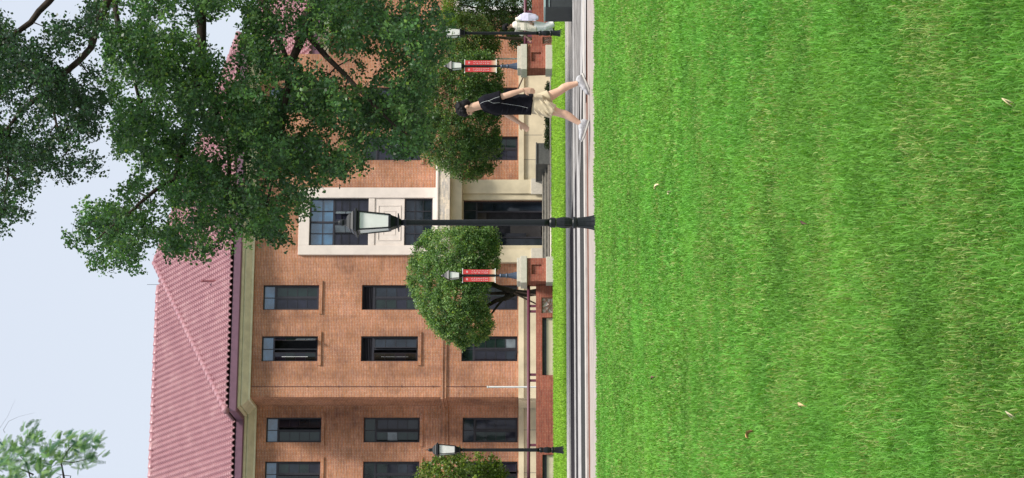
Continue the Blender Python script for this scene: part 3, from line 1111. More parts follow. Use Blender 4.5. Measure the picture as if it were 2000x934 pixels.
b3.build('roof', M['tile'], lw)['label'] = 'rear slope'

# pale porch behind the shrubs at the far right
pr = empty('porch', b2w(s_at(18, -1.5), -1.5), TH, label='pale glazed porch with a white post, behind the dark shrubs at the far right', cat='porch')
q = MB(); q.box(-0.15, 0.12, 0, 0.3, 0, 3.42); q.build('post', M['white'], pr)
q = MB(); q.box(-0.3, 4.0, -0.1, 1.2, 3.42, 3.62); q.build('slab', M['stone'], pr)
q = MB(); q.box(0.125, 4.0, 0.1, 0.14, 0.5, 3.418); q.build('glazing', M['panel'], pr)

# ================================================================== terrace wall, pillars, rail
TW = -10.3
PSZ = 0.84
def make_pillar():
    root = empty('brick_pillar', (0, 0, 0), TH)
    h = PSZ / 2
    b = MB(); b.box(-h, h, -h, h, -0.02, 0.25); b.build('base', M['pierstone'], root, bevel=0.012)
    b = MB()
    i = h - 0.04
    z0, z1 = 0.252, 0.86
    # shaft with a sunk square panel on the front
    q0, q1, w0, w1 = -0.15, 0.17, 0.40, 0.72
    xs = [-i, q0, q1, i]; zs = [z0, w0, w1, z1]
    for a in range(3):
        for c in range(3):
            if a == 1 and c == 1: continue
            b.quad((xs[a], -i, zs[c]), (xs[a + 1], -i, zs[c]), (xs[a + 1], -i, zs[c + 1]), (xs[a], -i, zs[c + 1]))
    e = -i + 0.06
    b.quad((q0, e, w0), (q1, e, w0), (q1, e, w1), (q0, e, w1))
    b.quad((q0, -i, w0), (q0, e, w0), (q0, e, w1), (q0, -i, w1)); b.quad((q1, -i, w0), (q1, -i, w1), (q1, e, w1), (q1, e, w0))
    b.quad((q0, -i, w1), (q0, e, w1), (q1, e, w1), (q1, -i, w1)); b.quad((q0, -i, w0), (q1, -i, w0), (q1, e, w0), (q0, e, w0))
    b.quad((-i, -i, z0), (-i, -i, z1), (-i, i, z1), (-i, i, z0)); b.quad((i, -i, z0), (i, i, z0), (i, i, z1), (i, -i, z1))
    b.quad((-i, i, z0), (-i, i, z1), (i, i, z1), (i, i, z0))
    b.build('shaft', M['brick_red'], root)
    b = MB(); b.box(-h - 0.02, h + 0.02, -h - 0.02, h + 0.02, 0.862, 1.07); b.box(-h + 0.03, h - 0.03, -h + 0.03, h - 0.03, 1.071, 1.185)
    b.build('cap', M['pierstone'], root, bevel=0.012)
    return root


p1 = make_pillar()
tag(p1, 'square brick pillar with grey stone cap, left of the entrance steps behind the central lamp', 'pillar', 'brick gate pillars')
sp1 = s_at(532, TW)
p1.location = b2w(sp1 + 0.0, TW - 0.0)
p2 = copy_tree(p1)
p2['label'] = 'square brick pillar with grey stone cap, to the right of the walking man under the second red banner'
sp2 = s_at(119, TW + 0.6)
p2.location = b2w(sp2, TW + 0.6)


def garden_wall(name, s0, s1, t, label, niches, top=0.63, lattice=()):
    root = empty(name, b2w((s0 + s1) / 2, t), TH, label=label, cat='wall')
    L = (s1 - s0) / 2
    mid = (s0 + s1) / 2
    b = MB()
    holes = [(a - mid, c - mid, z0, z1) for a, c, z0, z1 in niches]
    wall_with_holes(b, -L, L, 0, -0.02, top, holes, 0.17)
    b.quad((-L, 0, top), (L, 0, top), (L, 0.28, top), (-L, 0.28, top))
    b.quad((-L, 0.28, 0), (-L, 0.28, top), (L, 0.28, top), (L, 0.28, 0))
    b.quad((-L, 0, 0), (-L, 0, top), (-L, 0.28, top), (-L, 0.28, 0)); b.quad((L, 0, 0), (L, 0.28, 0), (L, 0.28, top), (L, 0, top))
    b.build('brickwork', M['brick_red'], root)
    for i, (a, c, z0, z1) in enumerate(holes):
        if i in lattice:
            bk = MB(); bk.box(a + 0.002, c - 0.002, 0.075, 0.16, z0 + 0.002, z1 - 0.002); bk.build('stone_panel', M['stone'], root)
            la = MB()
            b_ = 0.03
            la.box(a, c, 0.02, 0.074, z1 - b_, z1); la.box(a, c, 0.02, 0.074, z0, z0 + b_)
            la.box(a, a + b_, 0.022, 0.073, z0 + b_, z1 - b_); la.box(c - b_, c, 0.022, 0.073, z0 + b_, z1 - b_)
            wi, hi_ = c - a, z1 - z0
            rr = random.Random(3)
            segs = [((0, .3), (.45, 1)), ((.2, 0), (1, .75)), ((0, .75), (.7, 0)), ((.3, 1), (.55, .35)), ((.55, .35), (1, .25)), ((.15, .15), (.5, .5)), ((.5, .95), (.95, .45)), ((.7, 1), (.85, .6)), ((0.05, .5), (.35, .45)), ((.6, 0), (.75, .3))]
            for (x0, y0), (x1, y1) in segs:
                A_ = Vector((a + x0 * wi, 0.05, z0 + y0 * hi_)); B_ = Vector((a + x1 * wi, 0.05, z0 + y1 * hi_))
                dd = (B_ - A_); nn = Vector((-dd.z, 0, dd.x)).normalized() * 0.009
                la.obox((A_ + B_) / 2, dd / 2, nn, (0, 0.02, 0))
            la.build('lattice', mat('brown lattice', (0.20, 0.10, 0.07), 0.7), root)
        else:
            bk = MB(); bk.box(a + 0.002, c - 0.002, 0.10, 0.165, z0 + 0.002, z1 - 0.14); bk.build('stone_panel', M['cream'], root)
            bk = MB(); bk.box(a + 0.002, c - 0.002, 0.14, 0.165, z1 - 0.14, z1 - 0.002); bk.build('niche_shade', M['dark'], root)  # dark board painted as the shadow along the niche top
    return root


TW2 = TW + 0.12
lft = sp1 - PSZ / 2 + 0.02
niA = (s_at(614, TW2) - 0.62, s_at(614, TW2) - 0.02, 0.06, 0.42)
gw = garden_wall('garden_wall', s_at(1000, TW2) - 2, lft, TW2, 'low red brick garden wall with stone panels and a lattice, left of the left pillar',
                 [(s_at(612, TW2), s_at(581, TW2), 0.02, 0.40), (s_at(733, TW2), s_at(620, TW2), 0.0, 0.38), (s_at(1000, TW2) - 1.5, s_at(888, TW2), 0.0, 0.38)], 0.575, lattice=(0,))


def rail(s0, s1, t, z, zbase, posts, label):
    root = empty('guard_rail', b2w((s0 + s1) / 2, t), TH, label=label, cat='railing')
    mid = (s0 + s1) / 2
    b = MB(); b.tube([(s0 - mid, 0, z), (s1 - mid, 0, z)], 0.05, 12); b.build('top_rail', M['rail'], root, smooth=True)
    for p in posts:
        b = MB(); b.box(p - mid - 0.04, p - mid + 0.04, -0.02, 0.02, zbase, z - 0.03); b.build('post', M['rail'], root)
    return root


TR_ = TW2 + 0.14
zr_ = zb(1032.5, 0, TR_) - 0.0
rail(s_at(1000, TR_) - 1.5, lft, TR_, zr_, 0.577, [s_at(v, TR_) for v in (598, 608.5, 732, 743.5, 869.5, 880)], 'maroon tube railing with paired posts on the left garden wall')
TW3 = TW + 0.75
gw2 = garden_wall('garden_wall', sp2 + PSZ / 2 - 0.02, s_at(-60, TW3), TW3, 'low red brick garden wall at the far right, behind the person in white', [(s_at(86, TW3), s_at(72, TW3), 0.02, 0.35)], 0.70, lattice=(0,))
rail(sp2 + PSZ / 2, s_at(-60, TW3), TW3 + 0.14, zb(1026, 5, TW3), 0.702, [s_at(v, TW3) for v in (68, 80, 92, 20)], 'maroon tube railing on the right garden wall, behind the person in white')

# slim white posts standing behind the walls
for (yy, x0, x1, t, lab) in ((756, 951, 1046, -8.5, 'thin white pole rising behind the left maroon railing'), (115, 950, 1010, -6.0, 'thin white pole just behind the banner lamp on the right pillar')):
    s = s_at(yy, t)
    b = MB(); b.lathe([(0.028, 0), (0.028, zb(x0, s, t) - 0.03), (0.04, zb(x0, s, t) - 0.028), (0.036, zb(x0, s, t))], 10)
    o = b.build('white_pole', M['white'], None, smooth=False)
    o.location = b2w(s, t)
    tag(o, lab, 'pole', 'slim white poles')

# handrail by the right side of the steps
hr = empty('handrail', b2w(s_at(165, -2.2), -2.2), TH, label='brown handrail sloping down beside the right pillar', cat='handrail')
b = MB(); b.tube([(-0.5, 0, 1.35), (0.25, -0.3, 0.98), (0.28, -0.32, 0.1)], 0.03, 8); b.build('bar', M['wood'], hr, smooth=True)
b = MB(); b.tube([(-0.5, 0, 0.0), (-0.5, 0, 1.36)], 0.025, 8); b.build('post', M['wood'], hr, smooth=True)

# ================================================================== street lamps
def lamp(glow=M['lampglass'], iron=M['black']):
    """3.16 m lamp: base, pole, collar, lantern (> pane, roof, finial)"""
    root = empty('street_lamp', (0, 0, 0), TH)
    b = MB()
    b.lathe([(0.105, -0.03), (0.10, 0.02), (0.084, 0.07), (0.072, 0.14), (0.062, 0.235)], 32, flute=0.10, nfl=12, flz=(0.0, 0.23))
    b.lathe([(0.060, 0.237), (0.070, 0.248), (0.071, 0.28), (0.058, 0.295)], 24)
    b.lathe([(0.052, 0.297), (0.064, 0.335), (0.070, 0.39), (0.064, 0.44), (0.052, 0.488)], 32, flute=0.10, nfl=12, flz=(0.31, 0.48))
    b.lathe([(0.050, 0.49), (0.061, 0.50), (0.062, 0.55), (0.050, 0.568)], 24)
    b.build('base', iron, root, smooth=False)
    b = MB(); b.lathe([(0.046, 0.566), (0.042, 0.64), (0.041, 0.70), (0.038, 1.6), (0.036, 2.24), (0.042, 2.27), (0.044, 2.30), (0.036, 2.31), (0.032, 2.36)], 24, flute=0.10, nfl=10, flz=(0.65, 2.2))
    b.build('pole', iron, root, smooth=True)
    def sq(r, z, c=0.0):
        return [(-r, -r, z), (r, -r, z), (r, r, z), (-r, r, z)]
    b = MB()
    b.rings([sq(0.035, 2.34), sq(0.045, 2.362), sq(0.092, 2.364), sq(0.092, 2.378), sq(0.05, 2.380), sq(0.062, 2.41), sq(0.080, 2.47), sq(0.086, 2.474)])
    b.build('collar', iron, root)
    # lantern cage: four leaning corner bars, rims
    zl0, zl1, r0, r1 = 2.475, 2.845, 0.080, 0.111
    b = MB()
    for sx_, sy_ in ((-1, -1), (1, -1), (1, 1), (-1, 1)):
        A = Vector((sx_ * r0, sy_ * r0, zl0)); B = Vector((sx_ * r1, sy_ * r1, zl1))
        d = (B - A) / 2
        b.obox((A + B) / 2, d, (0.0085, 0, 0), (0, 0.0085, 0))
    for r, z, h in ((r0, zl0, 0.014), (r1, zl1, 0.014)):
        for k in range(4):
            a = k * math.pi / 2
            b.obox((math.cos(a) * r, math.sin(a) * r, z), (math.cos(a) * 0.008, math.sin(a) * 0.008, 0), (-math.sin(a) * r, math.cos(a) * r, 0), (0, 0, h))
    lt = b.build('lantern', iron, root)
    g_ = MB()
    q0, q1 = r0 - 0.002, r1 - 0.002
    for k in range(4):
        a = k * math.pi / 2
        ca_, sa_ = math.cos(a), math.sin(a)
        T = lambda x, y, z: (x * ca_ - y * sa_, x * sa_ + y * ca_, z)
        g_ = MB(); g_.quad(T(-q0 + 0.006, -q0, zl0 + 0.012), T(q0 - 0.006, -q0, zl0 + 0.012), T(q1 - 0.006, -q1, zl1 - 0.012), T(-q1 + 0.006, -q1, zl1 - 0.012))
        g_.build('pane', glow, lt)
    b = MB()
    b.rings([sq(0.143, 2.858), sq(0.147, 2.866), sq(0.144, 2.886), sq(0.116, 2.897), sq(0.118, 2.908), sq(0.094, 2.938), sq(0.096, 2.948), sq(0.062, 2.985), sq(0.036, 2.998), sq(0.036, 3.02)])
    b.build('lantern_roof', iron, root)
    b = MB()
    b.lathe([(0.026, 3.018), (0.038, 3.028), (0.041, 3.045), (0.034, 3.072), (0.022, 3.09), (0.008, 3.095), (0.006, 3.15), (0.001, 3.165)], 12)
    b.build('finial', iron, root)
    return root


l1 = lamp()
Z1 = 25.7
l1.location = ((467 - 435) / F * Z1, Z1, 0)
tag(l1, 'tall black lamp post at the centre with square frosted lantern, standing at the lawn edge', 'street lamp', 'black lamp posts')
l2 = copy_tree(l1)
Z2 = 48.7
l2.location = ((467 - 879) / F * Z2, Z2, 0)
l2['label'] = 'smaller black lamp post on the verge in front of the recessed brick wing'
l3 = copy_tree(l1)
Z3 = 52.3
l3.location = ((467 - 65) / F * Z3, Z3, 0)
l3['label'] = 'smaller black lamp post on the verge directly in front of the person in white'

# banner lamps on the pillars
bm_red = None
k = NT('red banner cloth fading to cream')
vv = k.coord()
sp = k.n('SeparateXYZ'); k.l(vv, sp.inputs[0])
mr = k.n('MapRange'); mr.inputs[1].default_value = 0.68; mr.inputs[2].default_value = 0.98
k.l(sp.outputs[2], mr.inputs[0])
k.l(k.ramp(mr.outputs[0], [(0.0, (0.72, 0.66, 0.50)), (0.45, (0.62, 0.30, 0.20)), (0.8, (0.55, 0.05, 0.05)), (1.0, (0.55, 0.045, 0.05))]), k.b.inputs['Base Color'])
k.b.inputs['Roughness'].default_value = 0.8
M['banner'] = k.m


def banner_lamp():
    root = empty('banner_lamp', (0, 0, 0), TH)
    b = MB()
    b.lathe([(0.13, 0), (0.12, 0.05), (0.085, 0.2), (0.065, 0.30)], 24, flute=0.1, nfl=10)
    b.lathe([(0.075, 0.302), (0.085, 0.33), (0.06, 0.36), (0.06, 0.5), (0.078, 0.52), (0.05, 0.56)], 20)
    b.build('base', M['bluegrey'], root)
    b = MB(); b.lathe([(0.035, 0.56), (0.032, 1.74), (0.05, 1.76), (0.075, 1.80), (0.085, 1.86)], 16); b.build('pole', M['black'], root, smooth=False)
    def sq(r, z): return [(-r, -r, z), (r, -r, z), (r, r, z), (-r, r, z)]
    b = MB(); b.rings([sq(0.135, 2.16), sq(0.15, 2.18), sq(0.14, 2.2), sq(0.10, 2.26), sq(0.10, 2.27), sq(0.05, 2.33), sq(0.03, 2.40), sq(0.005, 2.44)])
    b.build('lantern_roof', M['black'], root)
    b = MB()
    for sx_, sy_ in ((-1, -1), (1, -1), (1, 1), (-1, 1)):
        A = Vector((sx_ * 0.09, sy_ * 0.09, 1.86)); B = Vector((sx_ * 0.118, sy_ * 0.118, 2.16))
        b.obox((A + B) / 2, (B - A) / 2, (0.009, 0, 0), (0, 0.009, 0))
    lt = b.build('lantern', M['black'], root)
    for kk in range(4):
        a = kk * math.pi / 2
        ca_, sa_ = math.cos(a), math.sin(a)
        T = lambda x, y, z: (x * ca_ - y * sa_, x * sa_ + y * ca_, z)
        g_ = MB(); g_.quad(T(-0.084, -0.088, 1.862), T(0.084, -0.088, 1.862), T(0.112, -0.116, 2.158), T(-0.112, -0.116, 2.158))
        g_.build('pane', M['lampglass'], lt)
    for sgn in (-1, 1):
        b = MB(); x0, x1 = (0.045, 0.20) if sgn > 0 else (-0.20, -0.045)
        b.box(x0, x1, -0.004, 0.004, 0.70, 1.74)
        bn = b.build('banner', M['banner'], root)
        # rows of small pale glyph-like strokes running down the banner
        g_ = MB(); rr = random.Random(5 + sgn)
        cx = (x0 + x1) / 2
        for col_ in (-0.032, 0.030):
            z = 1.44
            while z > 0.92:
                for _ in range(3):
                    dx, dz = rr.uniform(-0.014, 0.014), rr.uniform(-0.016, 0.016)
                    if rr.random() < 0.5: g_.box(cx + col_ + dx - 0.013, cx + col_ + dx + 0.013, -0.0065, -0.0045, z + dz - 0.003, z + dz + 0.003)
                    else: g_.box(cx + col_ + dx - 0.003, cx + col_ + dx + 0.003, -0.0065, -0.0045, z + dz - 0.014, z + dz + 0.014)
                z -= 0.062
        for z in (1.62, 1.59):
            g_.box(cx - 0.03, cx + 0.035, -0.0065, -0.0045, z - 0.006, z + 0.006)
        g_.build('lettering', M['white'], bn)
        b = MB()
        for z in (1.745, 0.695):
            b.tube([(0, 0, z), (x1 + 0.02 if sgn > 0 else x0 - 0.02, 0, z)], 0.01, 8)
            b.ball((x1 + 0.02 if sgn > 0 else x0 - 0.02, 0, z), 0.018)
        b.build('bracket', M['white'], root)
    return root


bl1 = banner_lamp()
bl1.location = b2w(s_at(538.5, TW), TW, 1.186)
tag(bl1, 'short lamp with two red banners on the pillar in front of the round clipped tree', 'street lamp', 'banner lamps on the pillars')
bl2 = copy_tree(bl1)
bl2.location = b2w(s_at(129.5, TW + 0.6), TW + 0.6, 1.186)
bl2['label'] = 'short lamp with two red banners on the pillar at the right, behind the walking man'

# dark planter box at the far right by the road
Zp = CAMH * F / 85.5
pb2 = empty('planter_box', ((467 - 0) / F * Zp, Zp, 0), TH, label='dark grey box planter with pale rim at the far right edge of the road', cat='planter')
b = MB(); b.box(-0.29, 0.75, -0.4, 0.4, 0, 0.50); b.build('body', M['planter'], pb2, bevel=0.01)
b = MB(); b.box(-0.29, 0.75, -0.42, -0.401, 0.50, 0.525); b.box(-0.29, 0.75, -0.4, 0.4, 0.501, 0.53); b.build('rim', M['planterrim'], pb2)
b = MB(); b.box(-0.29, -0.07, -0.415, -0.402, 0.43, 0.44); b.box(-0.08, -0.07, -0.415, -0.402, 0.44, 0.50); b.build('trim', M['planterrim'], pb2)

# ================================================================== trees
def inpoly(poly, x, y):
    ins = False
    n = len(poly)
    for i in range(n):
        x0, y0 = poly[i]; x1, y1 = poly[(i + 1) % n]
        if (y0 > y) != (y1 > y) and x < (x1 - x0) * (y - y0) / (y1 - y0) + x0:
            ins = not ins
    return ins


def leaves_mesh(cen, rad, per, size, cols, rs, droop=0.0, aspect=0.8, kind='kite', up=0.3, spray=0.0, thin=0.3):
    """cen (n,3), rad (n,3): clumps; per leaves each"""
    n = len(cen)
    N = n * per
    ci = np.repeat(np.arange(n), per)
    d = rs.normal(0, 1, (N, 3))
    d /= np.linalg.norm(d, axis=1)[:, None]
    rr = rs.random(N) ** (1 / 2.2)
    p = cen[ci] + d * rr[:, None] * rad[ci]
    if spray:
        # leaves sit along short shoots that fan out and droop from the end of each twig
        ns = 3
        sdv = rs.normal(0, 1, (n * ns, 3)) + np.array([-0.35, 0, -0.35])
        sdv /= np.linalg.norm(sdv, axis=1)[:, None]
        si = ci * ns + rs.integers(0, ns, N)
        u_ = rs.random(N)
        p = cen[ci] + sdv[si] * (u_ * spray)[:, None] + rs.normal(0, 1, (N, 3)) * (spray * thin * (0.25 + 0.35 * (1 - u_)))[:, None]
        p[:, 2] -= spray * 0.25 * u_ ** 2
    nr = rs.normal(0, 1, (N, 3)) + np.array([0, 0, up])
    nr /= np.linalg.norm(nr, axis=1)[:, None]
    a = rs.normal(0, 1, (N, 3)) + np.array([0, 0, -droop])
    a -= nr * (a * nr).sum(1)[:, None]
    a /= np.linalg.norm(a, axis=1)[:, None]
    b = np.cross(nr, a)
    sz = size * rs.uniform(0.6, 1.25, N)[:, None]
    v0 = p
    v1 = p + a * sz * 0.62 + b * sz * aspect * 0.5
    v2 = p + a * sz + nr * sz * 0.12
    v3 = p + a * sz * 0.62 - b * sz * aspect * 0.5
    co = np.stack([v0, v1, v2, v3], 1).reshape(-1, 3)
    f = (np.arange(N)[:, None] * 4 + np.arange(4)[None])
    cols = np.array(cols)
    cl = rs.integers(0, len(cols), n)
    clv = rs.normal(1, 0.14, n)
    c = cols[cl][ci] * (clv[ci] * rs.normal(1, 0.22, N)).clip(0.4, 1.9)[:, None]
    yel = rs.random(N) < 0.04
    c[yel] = c[yel] * np.array([2.0, 1.5, 0.8])
    return co, f, np.repeat(c, 4, 0)


def grow(limbs, cen, rs, r_tw=0.012, wob=0.12, lsc=1.0):
    """limbs: list of (points, radii). twigs join each clump to the nearest wood"""
    mb = MB()
    nodes = []
    for pts, rad in limbs:
        P = [Vector(p) for p in pts]
        # subdivide with a slight wobble
        Q = []; RR = []
        for i in range(len(P) - 1):
            m_ = max(2, int((P[i + 1] - P[i]).length / 0.35))
            for k_ in range(m_):
                f_ = k_ / m_
                Q.append(P[i].lerp(P[i + 1], f_) + Vector(rs.normal(0, 0.02, 3)))
                RR.append(rad[i] * (1 - f_) + rad[i + 1] * f_)
        Q.append(P[-1]); RR.append(rad[-1])
        mb.tube(Q, [q * lsc for q in RR], 8)
        nodes += [(q, r) for q, r in zip(Q, RR)]
    if len(cen):
        pos = np.array([tuple(q) for q, r in nodes])
        rd = [r for q, r in nodes]
        left = list(range(len(cen)))
        dist = np.array([np.min(np.linalg.norm(pos - cen[i], axis=1)) for i in left])
        order = np.argsort(dist)
        allp = pos.copy()
        buf = list(map(tuple, pos))
        for idx in order:
            c = cen[idx]
            dd = np.linalg.norm(allp - c, axis=1)
            j = int(np.argmin(dd))
            A = Vector(allp[j]); B = Vector(c)
            L = (B - A).length
            r0 = min(rd[j] * 0.75, 0.006 + L * 0.012 + r_tw * 0.5)
            mid = A.lerp(B, 0.5) + Vector(rs.normal(0, wob * L * 0.5, 3)) + Vector((0, 0, 0.08 * L))
            mb.tube([A, mid, B], [r0, r0 * 0.8, max(0.003, r0 * 0.55)], 5, cap=False)
            allp = np.vstack([allp, np.array(mid)[None], c[None]])
            rd += [r0 * 0.8, max(0.004, r0 * 0.55)]
    return mb


def clumps_in(poly, n, Zc, Zs, rs, holes=(), porous=0.0, seed_holes=8, shell=None):
    xs = [p[0] for p in poly]; ys = [p[1] for p in poly]
    out_ = []
    hp = []
    while len(out_) < n:
        x = rs.uniform(min(xs), max(xs)); y = rs.uniform(min(ys), max(ys))
        if not inpoly(poly, x, y): continue
        bad = False
        for h in holes:
            hx, hy, hr_, pr_ = h
            if (x - hx) ** 2 + (y - hy) ** 2 < hr_ ** 2 and rs.random() < pr_:
                bad = True; break
        if bad: continue
        nv = (math.sin(x * 0.055 + 1.3) * math.sin(y * 0.061 + 0.4) + math.sin(x * 0.023 - y * 0.035 + 2)) * 0.5
        if rs.random() < porous * (0.5 + nv): continue
        Z = Zc + rs.normal(0, Zs)
        out_.append(tuple(wp(x, y, Z)))
    return np.array(out_)


def tree(name, label, cat, limbs, cen, rad, per, size, cols, seed, group=None, bark='bark', **kw):
    rs = np.random.default_rng(seed)
    base = Vector(limbs[0][0][0]); base.z = 0
    root = empty(name, base, 0, label=label, cat=cat, group=group)
    mb = grow(limbs, cen, rs, lsc=0.72 if name == 'ginkgo_tree' else 1.0)
    mb.v = [tuple(Vector(v) - base) for v in mb.v]
    mb.build('trunk', M[bark], root, smooth=True)
    rads = rad * rs.uniform(0.65, 1.3, (len(cen), 1)) * np.array([[1, 1, 0.75]])
    co, f, c = leaves_mesh(cen - np.array(base)[None], rads, per, size, cols, rs, **kw)
    link('crown', fast_mesh('crown', co, f, c), M['leaf'], root)
    return root


GK = [(0.050, 0.128, 0.046), (0.074, 0.175, 0.058), (0.036, 0.090, 0.037), (0.115, 0.23, 0.070), (0.05, 0.115, 0.047)]
# -- main ginkgo
polyA = [(190, -60), (196, 30), (205, 100), (200, 160), (222, 215), (226, 300), (262, 285), (280, 320), (240, 345), (222, 395), (178, 400), (158, 395), (165, 425), (130, 462), (160, 490), (175, 515), (215, 520), (238, 555), (250, 530), (268, 525), (256, 498), (262, 465), (300, 468), (335, 492), (362, 482), (400, 496), (440, 470), (490, 462), (545, 470), (548, 440), (575, 425), (596, 392), (590, 365), (630, 352), (662, 336), (700, 320), (716, 290), (760, 290), (808, 300), (840, 270), (822, 190), (842, 120), (876, 90), (872, 50), (850, 20), (790, -60)]
holesA = [(440, 45, 30, 0.97), (432, 85, 28, 0.97), (590, 98, 26, 0.93), (560, 85, 22, 0.8), (615, 122, 24, 0.95), (650, 125, 26, 0.9), (690, 150, 30, 0.7), (755, 125, 24, 0.6), (270, 400, 14, 0.9), (290, 345, 12, 0.8), (375, 32, 20, 0.7), (345, 40, 16, 0.6), (250, 175, 14, 0.6), (232, 35, 14, 0.85), (560, 15, 20, 0.6), (640, 260, 18, 0.6), (570, 265, 16, 0.6), (760, 5, 30, 0.4), (470, 300, 12, 0.5), (235, 385, 10, 0.8), (300, 430, 10, 0.6)]
rsA = np.random.default_rng(11)
ZA = 42.0
cenA = clumps_in(polyA, 3100, ZA, 1.7, rsA, [(a, b, c + 9, min(0.96, d * 1.1)) for a, b, c, d in holesA], 0.62)
tx, ty = 8.2, 43.5
limbsA = [
    ([(tx, ty, 0), (tx - 0.1, ty, 2.5), (tx - 0.4, ty - 0.1, 4.6), (tx - 0.6, ty - 0.2, 7.0), (tx - 0.5, ty, 10.0), (tx - 0.6, ty, 12.5)], [0.34, 0.29, 0.25, 0.21, 0.15, 0.06]),
    ([(tx - 0.3, ty - 0.1, 4.2), wp(630, -60, 42.5), wp(596, 60, 42), wp(566, 132, 41.6), wp(556, 210, 41.2), wp(540, 310, 40.8), wp(520, 400, 40.5)], [0.20, 0.17, 0.13, 0.10, 0.07, 0.045, 0.02]),
    ([(tx - 0.5, ty - 0.1, 5.8), wp(505, -20, 42.6), wp(535, 50, 42.2), wp(548, 92, 42.0), wp(568, 134, 41.6)], [0.12, 0.10, 0.075, 0.065, 0.06]),
    ([(tx - 0.6, ty - 0.2, 6.6), wp(400, -60, 43), wp(392, 120, 42.4), wp(366, 250, 41.6), wp(340, 350, 41.2), wp(290, 385, 41.0), wp(240, 425, 40.8), wp(190, 468, 40.6)], [0.2, 0.16, 0.12, 0.10, 0.075, 0.055, 0.04, 0.015]),
    ([wp(392, 120, 42.4), wp(440, 260, 43.2), wp(450, 360, 43.4), wp(420, 440, 43.2)], [0.10, 0.07, 0.05, 0.02]),
    ([(tx - 0.6, ty, 8.6), wp(260, -60, 42.5), wp(226, 0, 42.2), wp(230, 55, 42), wp(250, 90, 42), wp(270, 190, 42.4), wp(300, 260, 42.8)], [0.15, 0.11, 0.085, 0.075, 0.06, 0.045, 0.02]),
    ([wp(596, 60, 42), wp(680, 150, 41), wp(740, 220, 40.5), wp(790, 260, 40.2)], [0.09, 0.06, 0.04, 0.015]),
    ([(tx - 0.2, ty - 0.1, 3.4), wp(800, -60, 43.0), wp(790, 60, 42.6), wp(820, 150, 42.4)], [0.11, 0.08, 0.05, 0.02]),
]
tree('ginkgo_tree', 'big dark green ginkgo spreading in from the right across the roof and entrance bay', 'tree', limbsA, cenA, 0.21, 40, 0.072, GK, 12, spray=0.30)

# -- upper ginkgo (top of the picture)
polyB = [(-60, -60), (5, 30), (45, 24), (70, 60), (110, 28), (135, 60), (165, 30), (200, -60), (195, 60), (160, 112), (190, 150), (205, 200), (176, 225), (188, 262), (200, 312), (176, 338), (150, 318), (122, 352), (98, 318), (62, 326), (66, 372), (44, 392), (52, 418), (10, 438), (-60, 450)]
holesB = [(150, 92, 20, 0.9), (120, 105, 14, 0.7), (30, 12, 20, 0.9), (130, 10, 22, 0.95), (20, 240, 16, 0.6), (60, 260, 14, 0.55), (40, 330, 18, 0.6), (25, 385, 14, 0.7), (110, 285, 12, 0.5), (145, 145, 12, 0.6)]
rsB = np.random.default_rng(21)
ZB = 38.0
cenB = clumps_in(polyB, 1000, ZB, 1.2, rsB, [(a, b, c + 4, min(0.9, d)) for a, b, c, d in holesB], 0.85)
tx2, ty2 = 8.6, 36.5
limbsB = [
    ([(tx2, ty2, 0), (tx2 - 0.1, ty2, 3.0), (tx2 - 0.3, ty2 + 0.2, 6.0), (tx2 - 0.8, ty2 + 0.6, 8.4), (tx2 - 1.2, ty2 + 1.0, 11.5)], [0.36, 0.31, 0.26, 0.2, 0.1]),
    ([(tx2 - 0.8, ty2 + 0.6, 7.8), wp(160, -80, 38), wp(92, 4, 38), wp(58, 42, 37.9), wp(0, 92, 37.6), wp(-60, 130, 37.4)], [0.17, 0.13, 0.085, 0.075, 0.055, 0.02]),
    ([(tx2 - 0.5, ty2 + 0.3, 6.9), wp(230, -60, 38.6), wp(180, 90, 38.3), wp(95, 176, 38.0), wp(44, 214, 37.8), wp(-10, 290, 37.6)], [0.15, 0.12, 0.09, 0.075, 0.06, 0.02]),
    ([wp(95, 176, 38.0), wp(110, 240, 37.6), wp(130, 300, 37.4)], [0.05, 0.03, 0.012]),
    ([wp(20, 250, 37.7), wp(15, 340, 37.4), wp(10, 410, 37.2)], [0.04, 0.025, 0.01]),
]
tree('ginkgo_tree', 'second ginkgo whose ragged branches hang against the sky above the big one', 'tree', limbsB, cenB, 0.18, 32, 0.064, [(0.030, 0.075, 0.036), (0.038, 0.095, 0.042), (0.024, 0.058, 0.032)], 22, spray=0.27)

# -- round clipped tree by the left pillar
OSM = [(0.17, 0.29, 0.10), (0.13, 0.24, 0.08), (0.25, 0.38, 0.15), (0.085, 0.17, 0.065)]


def ball_clumps(poly, n, Zc, depth, rs, shell=0.6):
    """clumps over the near, far and inner parts of a rounded crown whose outline is poly"""
    P = np.array(poly, float)
    cx, cy = P.mean(0)
    out_ = []
    while len(out_) < n:
        x = rs.uniform(P[:, 0].min(), P[:, 0].max()); y = rs.uniform(P[:, 1].min(), P[:, 1].max())
        if not inpoly(poly, x, y): continue
        # how far from the centre towards the outline
        d = math.hypot((x - cx) / (np.ptp(P[:, 0]) / 2), (y - cy) / (np.ptp(P[:, 1]) / 2))
        t_ = math.sqrt(max(0.02, 1 - min(1, d) ** 2)) * depth
        u_ = rs.random()
        Z = Zc + (-t_ * (0.8 + 0.2 * u_) if rs.random() < shell else rs.uniform(-t_, t_))
        out_.append(tuple(wp(x, y, Z)))
    return np.array(out_)


